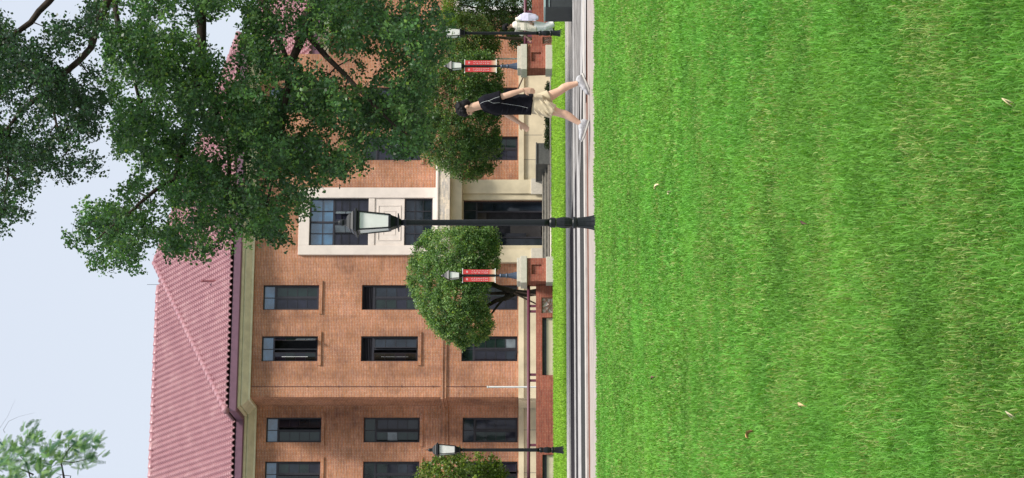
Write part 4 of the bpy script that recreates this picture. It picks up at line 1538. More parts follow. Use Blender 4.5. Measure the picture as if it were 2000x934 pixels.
rsC = np.random.default_rng(31)
polyC = [(812, 482), (835, 455), (880, 446), (930, 446), (968, 450), (974, 480), (972, 520), (958, 545), (950, 580), (958, 610), (962, 640), (948, 662), (905, 678), (868, 662), (836, 632), (812, 590), (798, 550), (797, 512)]
ZC = 73.0
cenC = ball_clumps(polyC, 1150, ZC, 1.7, rsC, 0.62)
bC = wp(1030, 572, ZC)
limbsC = [([(bC.x, ZC, 0), (bC.x, ZC, 0.5), wp(1005, 573, ZC), wp(975, 560, ZC), wp(930, 540, ZC - 0.1), wp(870, 520, ZC - 0.2)], [0.13, 0.12, 0.11, 0.08, 0.06, 0.02]),
          ([wp(1005, 573, ZC), wp(968, 590, ZC), wp(920, 610, ZC + 0.2), wp(870, 600, ZC + 0.2)], [0.09, 0.07, 0.05, 0.02]),
          ([wp(1005, 573, ZC), wp(960, 572, ZC + 0.2), wp(900, 560, ZC + 0.5)], [0.07, 0.05, 0.03]),
          ([wp(990, 575, ZC), wp(955, 620, ZC - 0.2), wp(940, 650, ZC - 0.3)], [0.05, 0.03, 0.015])]
tree('clipped_tree', 'dense rounded evergreen tree behind the left pillar, right in front of the brick facade', 'tree', limbsC, cenC, 0.19, 62, 0.075, OSM, 32, up=0.6, aspect=0.55)
# timber props against its trunk
for (x0, y0, x1, y1, lab) in ((1004, 573, 1052, 596, 'timber prop leaning left from the trunk of the rounded tree'), (1008, 570, 1050, 577, 'timber prop leaning almost upright against the rounded tree trunk')):
    A, B = wp(x0, y0, ZC - 0.25), wp(x1, y1, ZC - 0.9)
    B = B + (B - A) * ((B.z - 0.0) / (A.z - B.z))
    b = MB(); b.tube([A - A, B - A], 0.028, 8)
    o = b.build('timber_prop', M['wood'], None, smooth=True)
    o.location = A
    tag(o, lab, 'prop', 'tree props')

# -- looser dark tree behind the walking man
rsD = np.random.default_rng(41)
polyD = [(784, 170), (802, 130), (850, 106), (950, 106), (978, 130), (980, 175), (972, 240), (976, 300), (956, 340), (915, 350), (868, 336), (840, 316), (815, 285), (790, 230)]
ZD = 74.0
cenD = np.vstack([ball_clumps(polyD, 1250, ZD, 1.8, rsD, 0.35)])
kd = np.array([not any((1032 - (c[2] - CAMH) / c[1] * F - hx) ** 2 + (467 - c[0] / c[1] * F - hy) ** 2 < hr_ ** 2 and rsD.random() < pp
                       for hx, hy, hr_, pp in ((880, 205, 16, 0.5), (950, 255, 12, 0.5), (960, 150, 12, 0.5))) for c in cenD])
cenD = cenD[kd]
bD = wp(1030, 195, ZD)
limbsD = [([(bD.x, ZD, 0), (bD.x, ZD, 0.9), wp(985, 190, ZD), wp(950, 175, ZD), wp(900, 165, ZD), wp(850, 160, ZD)], [0.13, 0.12, 0.10, 0.07, 0.05, 0.02]),
          ([wp(985, 190, ZD), wp(940, 215, ZD), wp(890, 240, ZD), wp(840, 250, ZD)], [0.09, 0.07, 0.05, 0.02]),
          ([wp(985, 190, ZD), wp(955, 245, ZD), wp(930, 290, ZD), wp(910, 320, ZD)], [0.08, 0.05, 0.035, 0.015])]
polyY = [(776, 165), (800, 140), (838, 130), (862, 150), (858, 200), (846, 260), (822, 290), (802, 280), (790, 220)]
cenD = np.vstack([cenD, clumps_in(polyY, 90, 73.0, 0.6, rsD, porous=0.3)])
tree('evergreen_tree', 'loose dark evergreen tree behind the walking man, brick showing through its twigs', 'tree', limbsD, cenD, 0.24, 46, 0.08, [(0.085, 0.165, 0.06), (0.125, 0.23, 0.075), (0.06, 0.12, 0.045), (0.16, 0.25, 0.085)], 42, up=0.5, aspect=0.55)

# -- shrubs at the right
rsE = np.random.default_rng(51)
polyE = [(858, 62), (868, 38), (900, 30), (940, 36), (962, 60), (976, 84), (968, 112), (930, 118), (890, 108), (864, 90)]
cenE = ball_clumps(polyE, 260, 75.0, 0.9, rsE, 0.6)
bE = wp(1030, 75, 75)
tree('shrub', 'light green rounded shrub behind the lamp post and the person in white', 'shrub', [([(bE.x, 75, 0), wp(1000, 76, 75), wp(950, 74, 75), wp(910, 72, 75)], [0.06, 0.055, 0.04, 0.02])],
     cenE, 0.22, 52, 0.065, [(0.15, 0.22, 0.075), (0.11, 0.18, 0.06), (0.19, 0.27, 0.10)], 52, up=0.5, bark='barkpale')
polyF = [(880, -60), (893, 20), (905, 45), (980, 60), (1000, 100), (1030, 92), (1040, 40), (1040, -60)]
cenF = clumps_in(polyF, 420, 77.0, 0.8, rsE, [(925, 12, 14, 0.6), (990, 4, 16, 0.5), (1008, 10, 12, 0.4)], 0.4)
bF = wp(1030, 25, 77)
tree('shrub', 'tall dark shrub filling the far right corner above the brick garden wall', 'shrub', [([(bF.x, 77, 0), wp(1000, 26, 77), wp(950, 20, 77), wp(900, 10, 77)], [0.07, 0.06, 0.04, 0.02])],
     cenF, 0.26, 46, 0.075, [(0.035, 0.075, 0.02), (0.05, 0.10, 0.028), (0.026, 0.055, 0.018)], 53)
polyK = [(862, -60), (866, 10), (858, 30), (862, 56), (895, 40), (885, 10), (885, -60)]
cenK = clumps_in(polyK, 90, 74.5, 0.4, rsE, (), 0.3)
bK = wp(1030, -30, 74.5)
tree('bamboo', 'bright yellow green bamboo sprays beside the brick window at the far right', 'bamboo', [([(bK.x, 74.5, 0), wp(950, -25, 74.5), wp(870, -10, 74.5)], [0.03, 0.025, 0.012])],
     cenK, 0.20, 40, 0.10, [(0.15, 0.25, 0.03), (0.11, 0.20, 0.03)], 54, aspect=0.35)

# -- small tree at the left border
rsG = np.random.default_rng(61)
polyG = [(812, 925), (826, 902), (856, 890), (900, 884), (945, 886), (975, 898), (988, 922), (985, 1010), (960, 1060), (880, 1070), (825, 1040), (806, 980)]
ZG = 67.5
cenG = ball_clumps(polyG, 420, ZG, 1.4, rsG, 0.45)
bG = wp(1030, 975, ZG)
tree('small_tree', 'small tree with loose yellow green leaves by the lamp post at the recessed wing', 'tree',
     [([(bG.x, ZG, 0), wp(1000, 974, ZG), wp(960, 960, ZG), wp(920, 930, ZG), wp(880, 915, ZG)], [0.08, 0.07, 0.05, 0.035, 0.015]),
      ([wp(1000, 974, ZG), wp(950, 1000, ZG), wp(890, 1010, ZG)], [0.06, 0.045, 0.02])],
     cenG, 0.20, 36, 0.085, [(0.13, 0.20, 0.04), (0.09, 0.155, 0.035), (0.17, 0.24, 0.055)], 62, up=0.4)

# -- feathery branch (top left corner of the upright view)
def frond_tree():
    rs = np.random.default_rng(71)
    Zf = 31.0
    base = wp(1032, 1350, Zf); base.z = 0
    root = empty('feathery_tree', base, 0, label='tree with drooping feathery fronds whose branch tip enters alone against the open sky', cat='tree')
    P = lambda x, y, dz=0: wp(x, y, Zf + dz)
    limbs = [([(base.x, Zf, 0), (base.x, Zf, 4), (base.x + 0.3, Zf, 7.5), (base.x + 0.5, Zf, 9.5)], [0.22, 0.18, 0.13, 0.06]),
             ([(base.x + 0.2, Zf, 6.3), P(170, 1080), P(130, 960), P(120, 900), P(150, 862)], [0.09, 0.06, 0.035, 0.018, 0.006]),
             ([P(130, 960), P(60, 930), P(40, 890), P(60, 840)], [0.03, 0.02, 0.012, 0.004]),
             ([P(60, 930), P(10, 900), P(-20, 860)], [0.02, 0.012, 0.004]),
             ([P(120, 900), P(170, 900), P(200, 886)], [0.014, 0.009, 0.003]),
             ([P(130, 960), P(140, 930), P(110, 925)], [0.02, 0.012, 0.004]),
             ([P(5, 870), P(-4, 846), P(30, 780)], [0.006, 0.003, 0.001]), ([P(5, 850), P(15, 822), P(68, 806)], [0.006, 0.003, 0.001])]
    mb = grow(limbs, np.zeros((0, 3)), rs, lsc=0.6)
    mb.v = [tuple(Vector(v) - base) for v in mb.v]
    mb.build('trunk', M['bark'], root, smooth=True)
    # fronds
    tips = []
    polys = [(-40, 900), (0, 868), (30, 855), (62, 822), (75, 850), (95, 855), (112, 852), (140, 846), (160, 842), (172, 858), (198, 858), (200, 872), (186, 884), (212, 888), (180, 905), (170, 925), (120, 905), (100, 930), (120, 960), (160, 1000), (100, 1060), (-40, 1060)]
    co = []; fc = []; cl = []
    n = 0
    while n < 1500:
        x, y = rs.uniform(-40, 215), rs.uniform(815, 1060)
        if not inpoly(polys, x, y): continue
        if (math.sin(x * 0.11 + 1) * math.sin(y * 0.13) + 0.5 * math.sin(x * 0.31 + y * 0.22) > 0.25): continue
        n += 1
        p = np.array(wp(x, y, Zf + rs.normal(0, 0.5))) - np.array(base)
        L = rs.uniform(0.09, 0.19)
        d = np.array([rs.normal(0.55, 0.45), rs.normal(0, 0.5), rs.normal(-0.35, 0.5)]); d /= np.linalg.norm(d)
        sd_ = np.cross(d, rs.normal(0, 1, 3)); sd_ /= np.linalg.norm(sd_)
        c0_ = np.array([(0.10, 0.22, 0.10), (0.16, 0.30, 0.12), (0.05, 0.14, 0.085), (0.22, 0.36, 0.13)][rs.integers(0, 4)]) * rs.normal(1, 0.15)
        for k_ in range(9):
            q = p + d * L * k_ / 9 + np.array([0, 0, -0.02 * (k_ / 9) ** 2])
            ll = 0.034 * (1 - abs(k_ / 9 - 0.4) * 0.9)
            for sg in (-1, 1):
                e = sd_ * sg * ll + d * ll * 0.45
                wd_ = d * 0.0058
                i0_ = len(co)
                co += [q - wd_, q + wd_, q + e + wd_ * 0.4, q + e - wd_ * 0.6]
                fc.append((i0_, i0_ + 1, i0_ + 2, i0_ + 3)); cl += [c0_] * 4
    link('crown', fast_mesh('crown', np.array(co), np.array(fc), np.array(cl)), M['frond'], root)


frond_tree()

# low dark hedge behind the verge, right of the steps
rsH = np.random.default_rng(81)
hs0, hs1 = s_at(281, -3.3), s_at(160, -3.3)
hh = np.stack([rsH.uniform(hs0, hs1, 260), rsH.uniform(-3.2, -2.7, 260), rsH.uniform(0.04, 0.17, 260)], 1)
cenH = np.array([tuple(b2w(*h)) for h in hh])
hb = b2w((hs0 + hs1) / 2, -3)
hg = empty('hedge', hb, 0, label='low dark hedge along the plinth to the right of the entrance steps', cat='hedge')
co, f, c = leaves_mesh(cenH - np.array(hb), np.full((260, 3), 0.09), 30, 0.05, [(0.02, 0.04, 0.018), (0.03, 0.05, 0.02)], rsH)
link('foliage', fast_mesh('foliage', co, f, c), M['leaf'], hg)

# ================================================================== fallen leaves on the lawn
def fallen(x, y, sz, col_, rot, lab):
    sz *= 0.55
    Z = (CAMH - 0.045) * F / (x - 1032)
    px = (467 - y) / F * Z
    mb = MB()
    n = 7
    r = []
    for i in range(n):
        t_ = i / (n - 1)
        wv = math.sin(math.pi * min(1, t_ * 0.96 + 0.02)) ** 0.8 * 0.28
        r.append([(-wv * sz, t_ * sz, 0.012 * math.sin(t_ * 3) + 0.010), (0, t_ * sz, 0.012 * math.sin(t_ * 3)), (wv * sz, t_ * sz, 0.012 * math.sin(t_ * 3) + 0.014)])
    mb.rings(r, cap=False, closed=False)
    o = mb.build('fallen_leaf', mat('dry leaf', col_, 0.8, var=0.35, scale=30), None, smooth=True)
    o.location = (px, Z, 0.045)
    o.rotation_euler = (R(35), R(15), rot)
    tag(o, lab, 'leaf', 'dry leaves lying on the lawn')


fallen(1473, 843, 0.058, (0.50, 0.26, 0.12), 2.0, 'brown dry leaf on the lawn, the largest one in the left half')
fallen(1575, 795, 0.030, (0.60, 0.46, 0.24), 0.6, 'crumpled pale leaf on the lawn just below the brown one')
fallen(1289, 362, 0.075, (0.72, 0.58, 0.34), 1.2, 'pale yellow leaf on the far lawn right of the lamp post foot')
fallen(1313, 374, 0.05, (0.72, 0.62, 0.40), 2.6, 'tiny pale leaf beside the yellow leaf on the far lawn')
fallen(1580, 440, 0.03, (0.10, 0.06, 0.04), 0.3, 'small dark curled leaf on the lawn below the lamp post')
fallen(1280, 738, 0.05, (0.14, 0.08, 0.05), 1.0, 'small dark leaf on the far lawn at the left')
fallen(1985, 205, 0.010, (0.70, 0.58, 0.35), 1.7, 'pale leaf scrap in the nearest grass at the right')
fallen(1989, 820, 0.010, (0.72, 0.62, 0.42), 0.9, 'pale leaf scrap in the nearest grass at the left')

# ================================================================== people
def remeshed(mb, name, mat_, parent, vox, smooth_it=4, fac=0.5, sub=False):
    me = mb.mesh(name + '_raw')
    tmp = bpy.data.objects.new('tmp', me)
    COL.objects.link(tmp)
    md = tmp.modifiers.new('r', 'REMESH'); md.mode = 'VOXEL'; md.voxel_size = vox; md.use_smooth_shade = True
    if smooth_it:
        s2 = tmp.modifiers.new('s', 'SMOOTH'); s2.factor = fac; s2.iterations = smooth_it
    dg = bpy.context.evaluated_depsgraph_get()
    dg.update()
    nm = bpy.data.meshes.new_from_object(tmp.evaluated_get(dg))
    nm.name = name
    bpy.data.objects.remove(tmp)
    nm.materials.clear()
    nm.polygons.foreach_set('use_smooth', [True] * len(nm.polygons))
    return link(name, nm, mat_, parent)


def hand(mb, wrist, d, palm_n, side, sc=1.0, curl=0.5):
    """hand from the wrist along d; palm_n = palm normal; side = direction of the thumb"""
    d = Vector(d).normalized(); n = Vector(palm_n); n = (n - d * n.dot(d)).normalized()
    t = Vector(side); t = (t - d * t.dot(d) - n * t.dot(n)).normalized()
    W_ = Vector(wrist)
    pal = [W_, W_ + d * 0.03 * sc, W_ + d * 0.060 * sc, W_ + d * 0.095 * sc]
    # palm: flattened loft
    rr = []
    for p, a, b_ in zip(pal, (0.026, 0.034, 0.042, 0.040), (0.019, 0.017, 0.014, 0.012)):
        rr.append([p + t * (math.cos(2 * math.pi * j / 12) * a * sc) + n * (math.sin(2 * math.pi * j / 12) * b_ * sc) for j in range(12)])
    mb.rings(rr)
    for k_, (o_, L) in enumerate(((0.030, 0.070), (0.010, 0.078), (-0.010, 0.072), (-0.029, 0.056))):
        p = W_ + d * 0.088 * sc + t * o_ * sc
        dirv = d.copy()
        pts = [p]
        for seg_, fr_ in enumerate((0.45, 0.32, 0.23)):
            an = curl * (0.35 + 0.45 * seg_)
            dirv = (d * math.cos(an) + n * math.sin(an)).normalized()
            p = p + dirv * L * fr_ * sc
            pts.append(p)
        mb.tube(pts, [0.0095 * sc, 0.009 * sc, 0.008 * sc, 0.0065 * sc], 8)
    p = W_ + d * 0.028 * sc + t * 0.026 * sc
    mb.tube([p, p + (d * 0.6 + t * 0.8).normalized() * 0.034 * sc, p + (d * 0.6 + t * 0.8).normalized() * 0.034 * sc + (d * 0.9 + n * 0.3 + t * 0.2).normalized() * 0.034 * sc], [0.013 * sc, 0.0115 * sc, 0.008 * sc], 8)


def head(mb, c, fwd, up, sc=1.0):
    """head centre c, looking along fwd"""
    f = Vector(fwd).normalized(); u = Vector(up); u = (u - f * u.dot(f)).normalized(); s_ = f.cross(u)
    c = Vector(c)

    def ell(o, r, seg=18, rg=12):
        o = c + (f * o[0] + s_ * o[1] + u * o[2]) * sc
        rr = []
        for i in range(rg + 1):
            a = math.pi * (i + 0.02) / (rg + 0.04) - math.pi / 2
            rr.append([o + (f * (r[0] * math.cos(a) * math.cos(2 * math.pi * j / seg)) + s_ * (r[1] * math.cos(a) * math.sin(2 * math.pi * j / seg)) + u * (r[2] * math.sin(a))) * sc for j in range(seg)])
        mb.rings(rr)
    ell((-0.005, 0, 0.028), (0.095, 0.076, 0.088))
    ell((0.025, 0, -0.035), (0.062, 0.058, 0.075))
    ell((0.052, 0, -0.085), (0.028, 0.030, 0.024))
    ell((0.072, 0, 0.03), (0.022, 0.05, 0.014))
    ell((0.098, 0, -0.012), (0.017, 0.012, 0.020))
    ell((0.088, 0, 0.006), (0.012, 0.008, 0.02))
    ell((0.082, 0, -0.048), (0.012, 0.022, 0.008))
    ell((0.080, 0, -0.060), (0.012, 0.018, 0.007))
    ell((-0.004, 0.077, -0.01), (0.018, 0.009, 0.030))
    ell((-0.004, -0.077, -0.01), (0.018, 0.009, 0.030))
    return f, s_, u


def ellfree(mb, c, f, s_, u, o, r, sc=1.0, seg=18, rg=12):
    o = Vector(c) + (f * o[0] + s_ * o[1] + u * o[2]) * sc
    rr = []
    for i in range(rg + 1):
        a = math.pi * (i + 0.02) / (rg + 0.04) - math.pi / 2
        rr.append([o + (f * (r[0] * math.cos(a) * math.cos(2 * math.pi * j / seg)) + s_ * (r[1] * math.cos(a) * math.sin(2 * math.pi * j / seg)) + u * (r[2] * math.sin(a))) * sc for j in range(seg)])
    mb.rings(rr)


def loft(mb, secs, seg=20):
    """secs: (cx, cy, cz, rx, ry[, tilt]) ; tilt = slope of the ring along x"""
    rr = []
    for q in secs:
        cx, cy, cz, rx, ry = q[:5]
        tl = q[5] if len(q) > 5 else 0.0
        ring = []
        for j in range(seg):
            a = 2 * math.pi * j / seg
            ca_, sa_ = math.cos(a), math.sin(a)
            ca_ = math.copysign(abs(ca_) ** 0.88, ca_); sa_ = math.copysign(abs(sa_) ** 0.88, sa_)
            ring.append((cx + rx * ca_, cy + ry * sa_, cz + tl * rx * ca_))
        rr.append(ring)
    mb.rings(rr)


M['skin'] = mat('skin', (0.62, 0.39, 0.275), 0.55, var=0.06, scale=12)
M['skin2'] = mat('tanned skin', (0.42, 0.24, 0.18), 0.55, var=0.06, scale=12)
M['hair'] = mat('black hair', (0.008, 0.007, 0.008), 0.6, var=0.4, scale=60, bump=0.3, spec=0.15)
M['tee'] = mat('black jersey', (0.009, 0.009, 0.013), 0.95, var=0.3, scale=18, bump=0.4, spec=0.1)
M['khaki'] = mat('beige cotton', (0.52, 0.44, 0.30), 0.9, var=0.08, scale=14, bump=0.5)
M['shoe'] = mat('pale grey trainer mesh', (0.42, 0.42, 0.44), 0.6, var=0.4, scale=22, bump=0.3)
M['sole'] = mat('white rubber sole', (0.55, 0.53, 0.49), 0.6, var=0.12, scale=20)
M['outsole'] = mat('dark rubber outsole', (0.05, 0.045, 0.045), 0.7, var=0.2)
M['silver'] = mat('silver piping', (0.55, 0.58, 0.58), 0.4, var=0.1)
M['sock'] = mat('dark sock', (0.02, 0.02, 0.025), 0.9)
M['lip'] = mat('lips', (0.35, 0.13, 0.11), 0.5)
M['eye'] = mat('dark eye', (0.02, 0.014, 0.012), 0.25)
M['eyewhite'] = mat('white of the eye', (0.6, 0.58, 0.55), 0.3)


def shoe(parent, ankle, toe_dir, sole_n, L=0.29, name_label=None):
    """ankle joint position, toe direction (unit), sole normal (pointing up out of the shoe)"""
    d = Vector(toe_dir).normalized(); n = Vector(sole_n); n = (n - d * n.dot(d)).normalized(); s_ = d.cross(n)
    a = Vector(ankle)
    heel = a - n * 0.085 - d * 0.075
    secs = [(0.0, 0.030, 0.07, 0.03), (0.03, 0.040, 0.100, 0.036), (0.08, 0.043, 0.118, 0.040), (0.12, 0.043, 0.106, 0.042), (0.17, 0.047, 0.082, 0.05), (0.22, 0.048, 0.064, 0.055), (0.26, 0.042, 0.052, 0.05), (0.284, 0.026, 0.034, 0.03)]
    mb = MB(); rr = []
    for x, wv, h, _ in secs:
        c = heel + d * x
        rr.append([c + s_ * (math.cos(2 * math.pi * j / 16) * wv) + n * (0.018 + h * 0.5 + math.sin(2 * math.pi * j / 16) * h * 0.5) for j in range(16)])
    mb.rings(rr)
    o = remeshed(mb, 'shoe', M['shoe'], parent, 0.006, 3)
    for nm, z0, z1, w_, mt, pad in (('sole', 0.004, 0.026, 1.04, M['sole'], 0.006), ('outsole', -0.004, 0.0035, 1.02, M['outsole'], 0.0)):
        mb = MB(); rr = []
        for i in range(13):
            f_ = i / 12
            x = -0.004 - pad + f_ * (0.295 + 2 * pad)
            wv = 0.045 * w_ * min(1, (math.sin(math.pi * min(1, f_ * 1.0)) * 2.2) ** 0.5 if 0 < f_ < 1 else 0.35) * (0.82 + 0.18 * math.sin(f_ * 4.4 - 0.9))
            lift = 0.022 * max(0, f_ - 0.75) * 4 * 0.5
            c = heel + d * x + n * lift
            rr.append([c - s_ * wv + n * z0, c + s_ * wv + n * z0, c + s_ * wv + n * z1, c - s_ * wv + n * z1])
        mb.rings(rr)
        mb.build(nm, mt, o)
    # laces
    mb = MB()
    for k_ in range(4):
        c = heel + d * (0.125 + 0.022 * k_) + n * (0.108 - 0.011 * k_)
        mb.tube([c - s_ * 0.026, c + n * 0.006, c + s_ * 0.026], 0.0035, 6)
    mb.build('laces', M['silver'], o)
    return o


def walker():
    Z0 = 28.46
    ppm = F / Z0
    root = empty('person', ((467 - 212) / F * Z0, Z0, 0), 0, label='young man walking in a black T-shirt, beige shorts and pale trainers, looking down', cat='person')

    def J(x, y, dy):      # photo pixel -> local point (local X axis = world X, he walks towards -X)
        return Vector((-(y - 212) / ppm, dy, (1156.5 - x) / ppm))
    NEAR, FAR = -1, 1
    sh_n, el_n, wr_n = J(953, 199, -0.175), J(992, 189, -0.235), J(1026, 178, -0.235)
    sh_f, el_f, wr_f = J(953, 206, 0.165), J(987, 217, 0.22), J(1019, 239, 0.215)
    hip_n, kn_n, an_n = J(1053, 206, -0.09), J(1097, 222, -0.10), J(1139.5, 243.5, -0.095)
    hip_f, kn_f, an_f = J(1053, 200, 0.09), J(1097, 177, 0.09), J(1135.5, 159.5, 0.085)
    # ---- body: one continuous surface
    mb = MB()
    loft(mb, [(*J(1060, 203, 0), 0.10, 0.145), (*J(1045, 203, 0), 0.115, 0.165), (*J(1020, 204, 0), 0.10, 0.14), (*J(995, 204, 0), 0.10, 0.145), (*J(970, 203, 0), 0.115, 0.165), (*J(952, 202, 0), 0.09, 0.17), (*J(945, 203, 0), 0.06, 0.09)])
    nb, nt_ = J(950, 203, 0), J(926, 210, 0)
    mb.tube([nb, nb.lerp(nt_, 0.5), nt_], [0.066, 0.058, 0.056], 14)
    hc = J(915, 211, 0)
    fwd = Vector((-0.86, -0.10, -0.50)); up = Vector((-0.45, 0, 0.9))
    f_, s_, u_ = head(mb, hc, fwd, up, 1.0)
    for a, b_, c_ in ((sh_n, el_n, wr_n), (sh_f, el_f, wr_f)):
        mb.tube([a, a.lerp(b_, 0.5), b_, b_.lerp(c_, 0.3), b_.lerp(c_, 0.75), c_], [0.052, 0.047, 0.039, 0.041, 0.031, 0.026], 12)
    for h, k_, a in ((hip_n, kn_n, an_n), (hip_f, kn_f, an_f)):
        mb.ball(h, 0.085)
        d = (a - k_).normalized()
        back = Vector((0.018, 0, 0))
        mb.tube([h, h.lerp(k_, 0.5), h.lerp(k_, 0.85), k_, k_.lerp(a, 0.22) + back, k_.lerp(a, 0.45) + back * 0.9, k_.lerp(a, 0.8), a, a + d * 0.03], [0.083, 0.072, 0.058, 0.054, 0.056, 0.052, 0.036, 0.034, 0.036], 14)
    hand(mb, wr_n, (-0.12, 0.0, -1), (0, 1, 0), (-1, 0, 0), 1.0, 0.55)
    hand(mb, wr_f, (-0.62, 0.0, -0.75), (0, -1, 0.0), (-0.7, -0.2, 0.6), 1.0, 0.6)
    body = remeshed(mb, 'body', M['skin'], root, 0.0055, 4)
    # face details
    for sg in (-1, 1):
        e = MB(); ellfree(e, hc, f_, s_, u_, (0.078, sg * 0.031, 0.008), (0.011, 0.014, 0.007)); e.build('eye', M['eye'], root, smooth=True)
        e = MB(); ellfree(e, hc, f_, s_, u_, (0.088, sg * 0.032, 0.032), (0.008, 0.022, 0.005)); e.build('eyebrow', M['hair'], root, smooth=True)
    e = MB(); ellfree(e, hc, f_, s_, u_, (0.089, 0, -0.053), (0.010, 0.022, 0.006)); e.build('mouth', M['lip'], root, smooth=True)
    # hair: shaggy cap made of many overlapping locks
    hb_ = MB()
    ellfree(hb_, hc, f_, s_, u_, (-0.018, 0, 0.048), (0.104, 0.087, 0.088))
    ellfree(hb_, hc, f_, s_, u_, (-0.045, 0, 0.0), (0.072, 0.080, 0.085))
    rh = random.Random(4)
    for k_ in range(150):
        th, ph = rh.uniform(0, 2 * math.pi), rh.uniform(0.0, 1.45)
        v = Vector((math.cos(th) * math.sin(ph), math.sin(th) * math.sin(ph), math.cos(ph)))
        if v.x > 0.55 and v.z < 0.25: continue
        o = (-0.018 + v.x * 0.098, v.y * 0.082, 0.045 + v.z * 0.085)
        ellfree(hb_, hc, f_, s_, u_, o, (rh.uniform(0.012, 0.028), rh.uniform(0.012, 0.024), rh.uniform(0.012, 0.024)), 1.0, 8, 6)
    for k_ in range(20):
        o = (0.062 + rh.uniform(-0.01, 0.022), rh.uniform(-0.06, 0.06), 0.058 + rh.uniform(-0.014, 0.012))
        ellfree(hb_, hc, f_, s_, u_, o, (0.016, 0.012, 0.022), 1.0, 8, 6)
    remeshed(hb_, 'hair', M['hair'], root, 0.006, 1)
    # ---- T-shirt
    t = MB()
    loft(t, [(*J(1043, 204, 0), 0.143, 0.195, -0.10), (*J(1030, 204, 0), 0.138, 0.185, -0.05), (*J(1005, 204.5, 0), 0.137, 0.178), (*J(980, 204, 0), 0.142, 0.190), (*J(963, 202, 0), 0.132, 0.200), (*J(951, 201, 0), 0.105, 0.195, 0.15), (*J(944, 202, 0), 0.078, 0.12, 0.25), (*J(940, 203.5, 0), 0.066, 0.075, 0.35)], 28)
    for a, b_ in ((sh_n, el_n), (sh_f, el_f)):
        q = a.lerp(b_, 0.78)
        t.tube([a + Vector((0, 0, 0.01)), a.lerp(b_, 0.35), q], [0.078, 0.080, 0.082], 18)
        t.ball(a, (0.082, 0.07, 0.075))
    rw = random.Random(9)
    for k_ in range(14):      # soft folds in the cloth
        zc = rw.uniform(0.82, 1.22)
        x0 = rw.uniform(-0.03, 0.07)
        t.tube([(x0 - 0.08, -0.165 - 0.02, zc), (x0, -0.176, zc - 0.03), (x0 + 0.09, -0.16, zc - 0.09)], [0.006, 0.012, 0.006], 6)
    tee = remeshed(t, 'tshirt', M['tee'], root, 0.008, 3)
    # cloth edge thickness ring at the neck and piping lines over the side
    def on_shirt(x, y):
        p = J(x, y, -0.9)
        return p
    pp = MB()
    dg = bpy.context.evaluated_depsgraph_get(); dg.update()
    from mathutils.bvhtree import BVHTree
    me = tee.data
    bv = BVHTree.FromPolygons([v.co.copy() for v in me.vertices], [tuple(p.vertices) for p in me.polygons])

    def pline(pix, r):
        pts = []
        for i in range(len(pix) - 1):
            for k_ in range(6):
                x = pix[i][0] + (pix[i + 1][0] - pix[i][0]) * k_ / 6; y = pix[i][1] + (pix[i + 1][1] - pix[i][1]) * k_ / 6
                hit = bv.ray_cast(J(x, y, -2.0), Vector((0, 1, 0)))
                if hit[0] is not None: pts.append(hit[0] + Vector((0, -0.002, 0)))
        if len(pts) > 1: pp.tube(pts, r, 5)
    pline([(942, 204), (950, 201), (960, 199), (972, 194), (981, 191.5)], 0.0019)
    pline([(957, 199.5), (967, 204), (980, 203), (1000, 206), (1020, 209), (1037, 213.5)], 0.0019)
    pp.build('piping', M['silver'], tee)
    # ---- shorts
    t = MB()
    loft(t, [(*J(1064, 205, 0), 0.128, 0.180), (*J(1050, 204, 0), 0.134, 0.182), (*J(1040, 203.5, 0), 0.128, 0.178)], 24)
    for h, k_, e, w_ in ((hip_n, kn_n, J(1085, 219.5, -0.10), 0.0), (hip_f, kn_f, J(1078, 188, 0.09), 0.0)):
        dd = (e - h)
        t.tube([h + Vector((0, 0, 0.03)), h.lerp(e, 0.35), h.lerp(e, 0.75), e], [(0.098, 0.108), (0.102, 0.108), (0.100, 0.102), (0.101, 0.098)], 20)
    for k_ in range(10):
        zc = rw.uniform(0.50, 0.72)
        x0 = rw.uniform(-0.10, 0.08)
        t.tube([(x0 - 0.05, -0.185, zc - 0.06), (x0, -0.197, zc), (x0 + 0.05, -0.185, zc + 0.05)], [0.006, 0.012, 0.006], 6)
    sh = remeshed(t, 'shorts', M['khaki'], root, 0.008, 3)
    # hem band
    # ---- shoes
    shoe(root, an_n, Vector((-0.955, 0.0, 0.296)), Vector((0.296, 0, 0.955)))
    shoe(root, an_f + Vector((0.01, 0, 0.0)), Vector((-0.93, 0, -0.37)), Vector((-0.37, 0, 0.93)))
    for a, k_ in ((an_n, kn_n), (an_f, kn_f)):
        d = (k_ - a).normalized()
        b_ = MB(); b_.tube([a - d * 0.03, a + d * 0.02], [0.040, 0.038], 14); b_.build('sock', M['sock'], root, smooth=True)
    return root


walker()

M['linen'] = mat('cream linen', (0.72, 0.66, 0.56), 0.9, var=0.07, scale=10, bump=0.4)
M['whitecloth'] = mat('white trousers', (0.87, 0.85, 0.86), 0.9, var=0.05, scale=10, bump=0.4)
M['lilac'] = mat('lilac cloth', (0.66, 0.62, 0.80), 0.9, var=0.06, scale=10, bump=0.4)


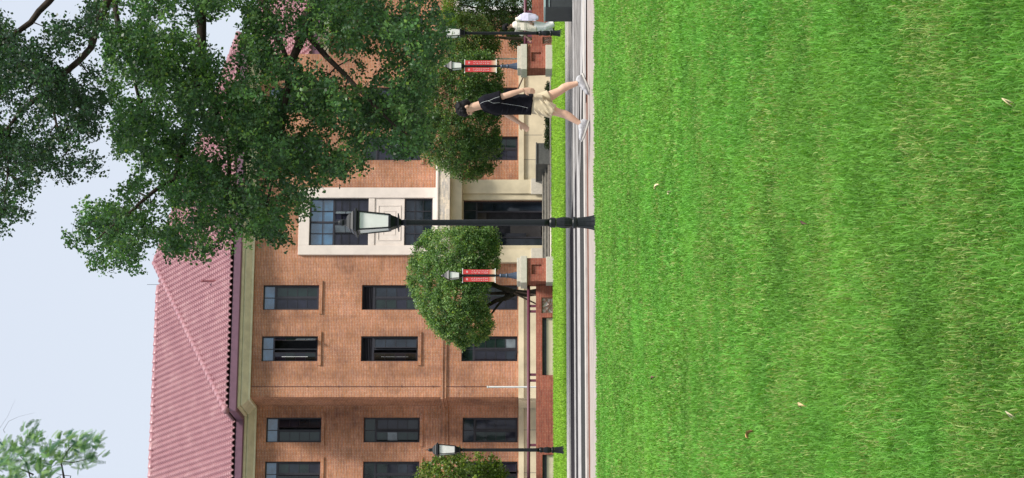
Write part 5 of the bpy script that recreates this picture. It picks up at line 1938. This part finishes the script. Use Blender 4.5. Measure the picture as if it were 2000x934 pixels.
def white_person():
    Z0 = 64.5
    ppm = F / Z0
    yc = 54.0
    root = empty('person', ((467 - yc) / F * Z0, Z0, 0), 0, label='person in cream shirt and white trousers walking away with a lilac cloth over one arm', cat='person')

    def J(x, y, dy):
        return Vector((-(y - yc) / ppm, dy, (1085.5 - x) / ppm))
    # he/she leans forward to the left and away
    sh_n, el_n, wr_n = J(1008, 40, -0.14), J(1023, 36, -0.20), J(1036, 44, -0.22)
    sh_f, el_f, wr_f = J(1007, 58, 0.14), J(1022, 66, 0.20), J(1032, 73.5, 0.20)
    hip_n, kn_n, an_n = J(1047, 50, -0.08), J(1066, 52, -0.09), J(1083, 45.5, -0.09)
    hip_f, kn_f, an_f = J(1047, 55, 0.08), J(1066, 61, 0.08), J(1081, 58, 0.10)
    mb = MB()
    loft(mb, [(*J(1052, 52, 0), 0.09, 0.13), (*J(1040, 52, 0), 0.10, 0.15), (*J(1025, 51, 0), 0.09, 0.13), (*J(1010, 49, 0), 0.10, 0.15), (*J(1003, 49, 0), 0.06, 0.09)])
    mb.tube([J(1006, 49, 0), J(997, 51, 0)], [0.055, 0.05], 12)
    hc = J(990.5, 53, 0)
    f_, s_, u_ = head(mb, hc, Vector((-0.80, 0.30, -0.5)), Vector((-0.4, 0, 0.9)), 0.97)
    for a, b_, c_ in ((sh_n, el_n, wr_n), (sh_f, el_f, wr_f)):
        mb.tube([a, b_, c_], [0.046, 0.036, 0.026], 10)
    for h, k_, a in ((hip_n, kn_n, an_n), (hip_f, kn_f, an_f)):
        mb.tube([h, k_, a], [0.08, 0.052, 0.035], 12)
    hand(mb, wr_n, (-0.7, 0, -0.7), (0, 1, 0), (-0.7, 0, 0.7), 0.95, 0.8)
    hand(mb, wr_f, (-0.8, 0, -0.55), (0, -1, 0), (-0.5, 0, 0.8), 0.95, 0.5)
    remeshed(mb, 'body', M['skin2'], root, 0.007, 3)
    hb_ = MB()
    ellfree(hb_, hc, f_, s_, u_, (-0.022, 0, 0.04), (0.108, 0.09, 0.09)); ellfree(hb_, hc, f_, s_, u_, (-0.05, 0, -0.01), (0.07, 0.08, 0.08))
    rh = random.Random(8)
    for k_ in range(60):
        th, ph = rh.uniform(0, 2 * math.pi), rh.uniform(0.0, 1.5)
        v = Vector((math.cos(th) * math.sin(ph), math.sin(th) * math.sin(ph), math.cos(ph)))
        if v.x > 0.5 and v.z < 0.3: continue
        ellfree(hb_, hc, f_, s_, u_, (-0.02 + v.x * 0.10, v.y * 0.085, 0.04 + v.z * 0.087), (0.02, 0.018, 0.018), 1.0, 8, 6)
    remeshed(hb_, 'hair', M['hair'], root, 0.009, 1)
    t = MB()
    loft(t, [(*J(1048, 52.5, 0), 0.155, 0.19, 0.05), (*J(1035, 52, 0), 0.145, 0.18), (*J(1020, 50.5, 0), 0.14, 0.175), (*J(1010, 49, 0), 0.135, 0.185), (*J(1004, 48.5, 0), 0.095, 0.15), (*J(1001, 49, 0), 0.065, 0.07)], 24)
    for a, b_ in ((sh_n, el_n), (sh_f, el_f)):
        t.tube([a, a.lerp(b_, 0.6), a.lerp(b_, 1.02)], [0.075, 0.078, 0.076], 14)
    for k_ in range(8):
        x0 = -0.1 + 0.03 * k_
        t.tube([(x0, -0.165, 0.72), (x0 + 0.01, -0.185, 0.95), (x0 + 0.03, -0.17, 1.12)], [0.006, 0.012, 0.006], 6)
    remeshed(t, 'shirt', M['linen'], root, 0.010, 3)
    t = MB()
    for h, k_, a in ((hip_n, kn_n, an_n), (hip_f, kn_f, an_f)):
        t.tube([h + Vector((0, 0, 0.05)), h, k_, k_.lerp(a, 0.6), a + Vector((0, 0, 0.02))], [0.12, 0.125, 0.105, 0.10, 0.10], 16)
    loft(t, [(*J(1056, 52.5, 0), 0.125, 0.165), (*J(1046, 52.5, 0), 0.13, 0.17)])
    remeshed(t, 'trousers', M['whitecloth'], root, 0.010, 3)
    for a, dr_ in ((an_n, Vector((-0.9, 0.2, 0.0))), (an_f, Vector((-0.9, 0.2, 0.0)))):
        aa = a.copy(); aa.z = max(0.082, aa.z - 0.01)
        b_ = MB(); dn = dr_.normalized(); sdv = dn.cross(Vector((0, 0, 1)))
        rr = []
        for x, w_, h_ in ((-0.075, 0.025, 0.06), (-0.03, 0.036, 0.09), (0.04, 0.036, 0.085), (0.10, 0.042, 0.055), (0.15, 0.038, 0.045), (0.175, 0.02, 0.03)):
            c = aa + dn * x; c.z = aa.z - 0.078
            rr.append([c + sdv * math.cos(2 * math.pi * j / 12) * w_ + Vector((0, 0, h_ / 2 + math.sin(2 * math.pi * j / 12) * h_ / 2)) for j in range(12)])
        b_.rings(rr); b_.build('shoe', M['sock'], root, smooth=True)
    return root, J


wpn, JW = white_person()
# lilac garment carried over the near arm: a draped thing of its own
t = MB()
o_ = Vector((wpn.location.x, wpn.location.y, 0))
loft(t, [(*JW(1052, 37, -0.26), 0.05, 0.05), (*JW(1046, 36, -0.25), 0.10, 0.07), (*JW(1036, 35, -0.24), 0.12, 0.08), (*JW(1024, 34, -0.22), 0.12, 0.085), (*JW(1016, 36, -0.19), 0.09, 0.08), (*JW(1011, 38, -0.17), 0.05, 0.06)], 18)
for k_ in range(7):
    t.tube([JW(1016, 30 + k_ * 2, -0.27), JW(1032, 29 + k_ * 2.2, -0.31), JW(1048, 31 + k_ * 2, -0.29)], [0.008, 0.016, 0.008], 6)
lc_ = remeshed(t, 'folded_jacket', M['lilac'], None, 0.010, 3)
lc_.location = o_
tag(lc_, 'lilac jacket draped over the arm of the person in cream and white', 'jacket')
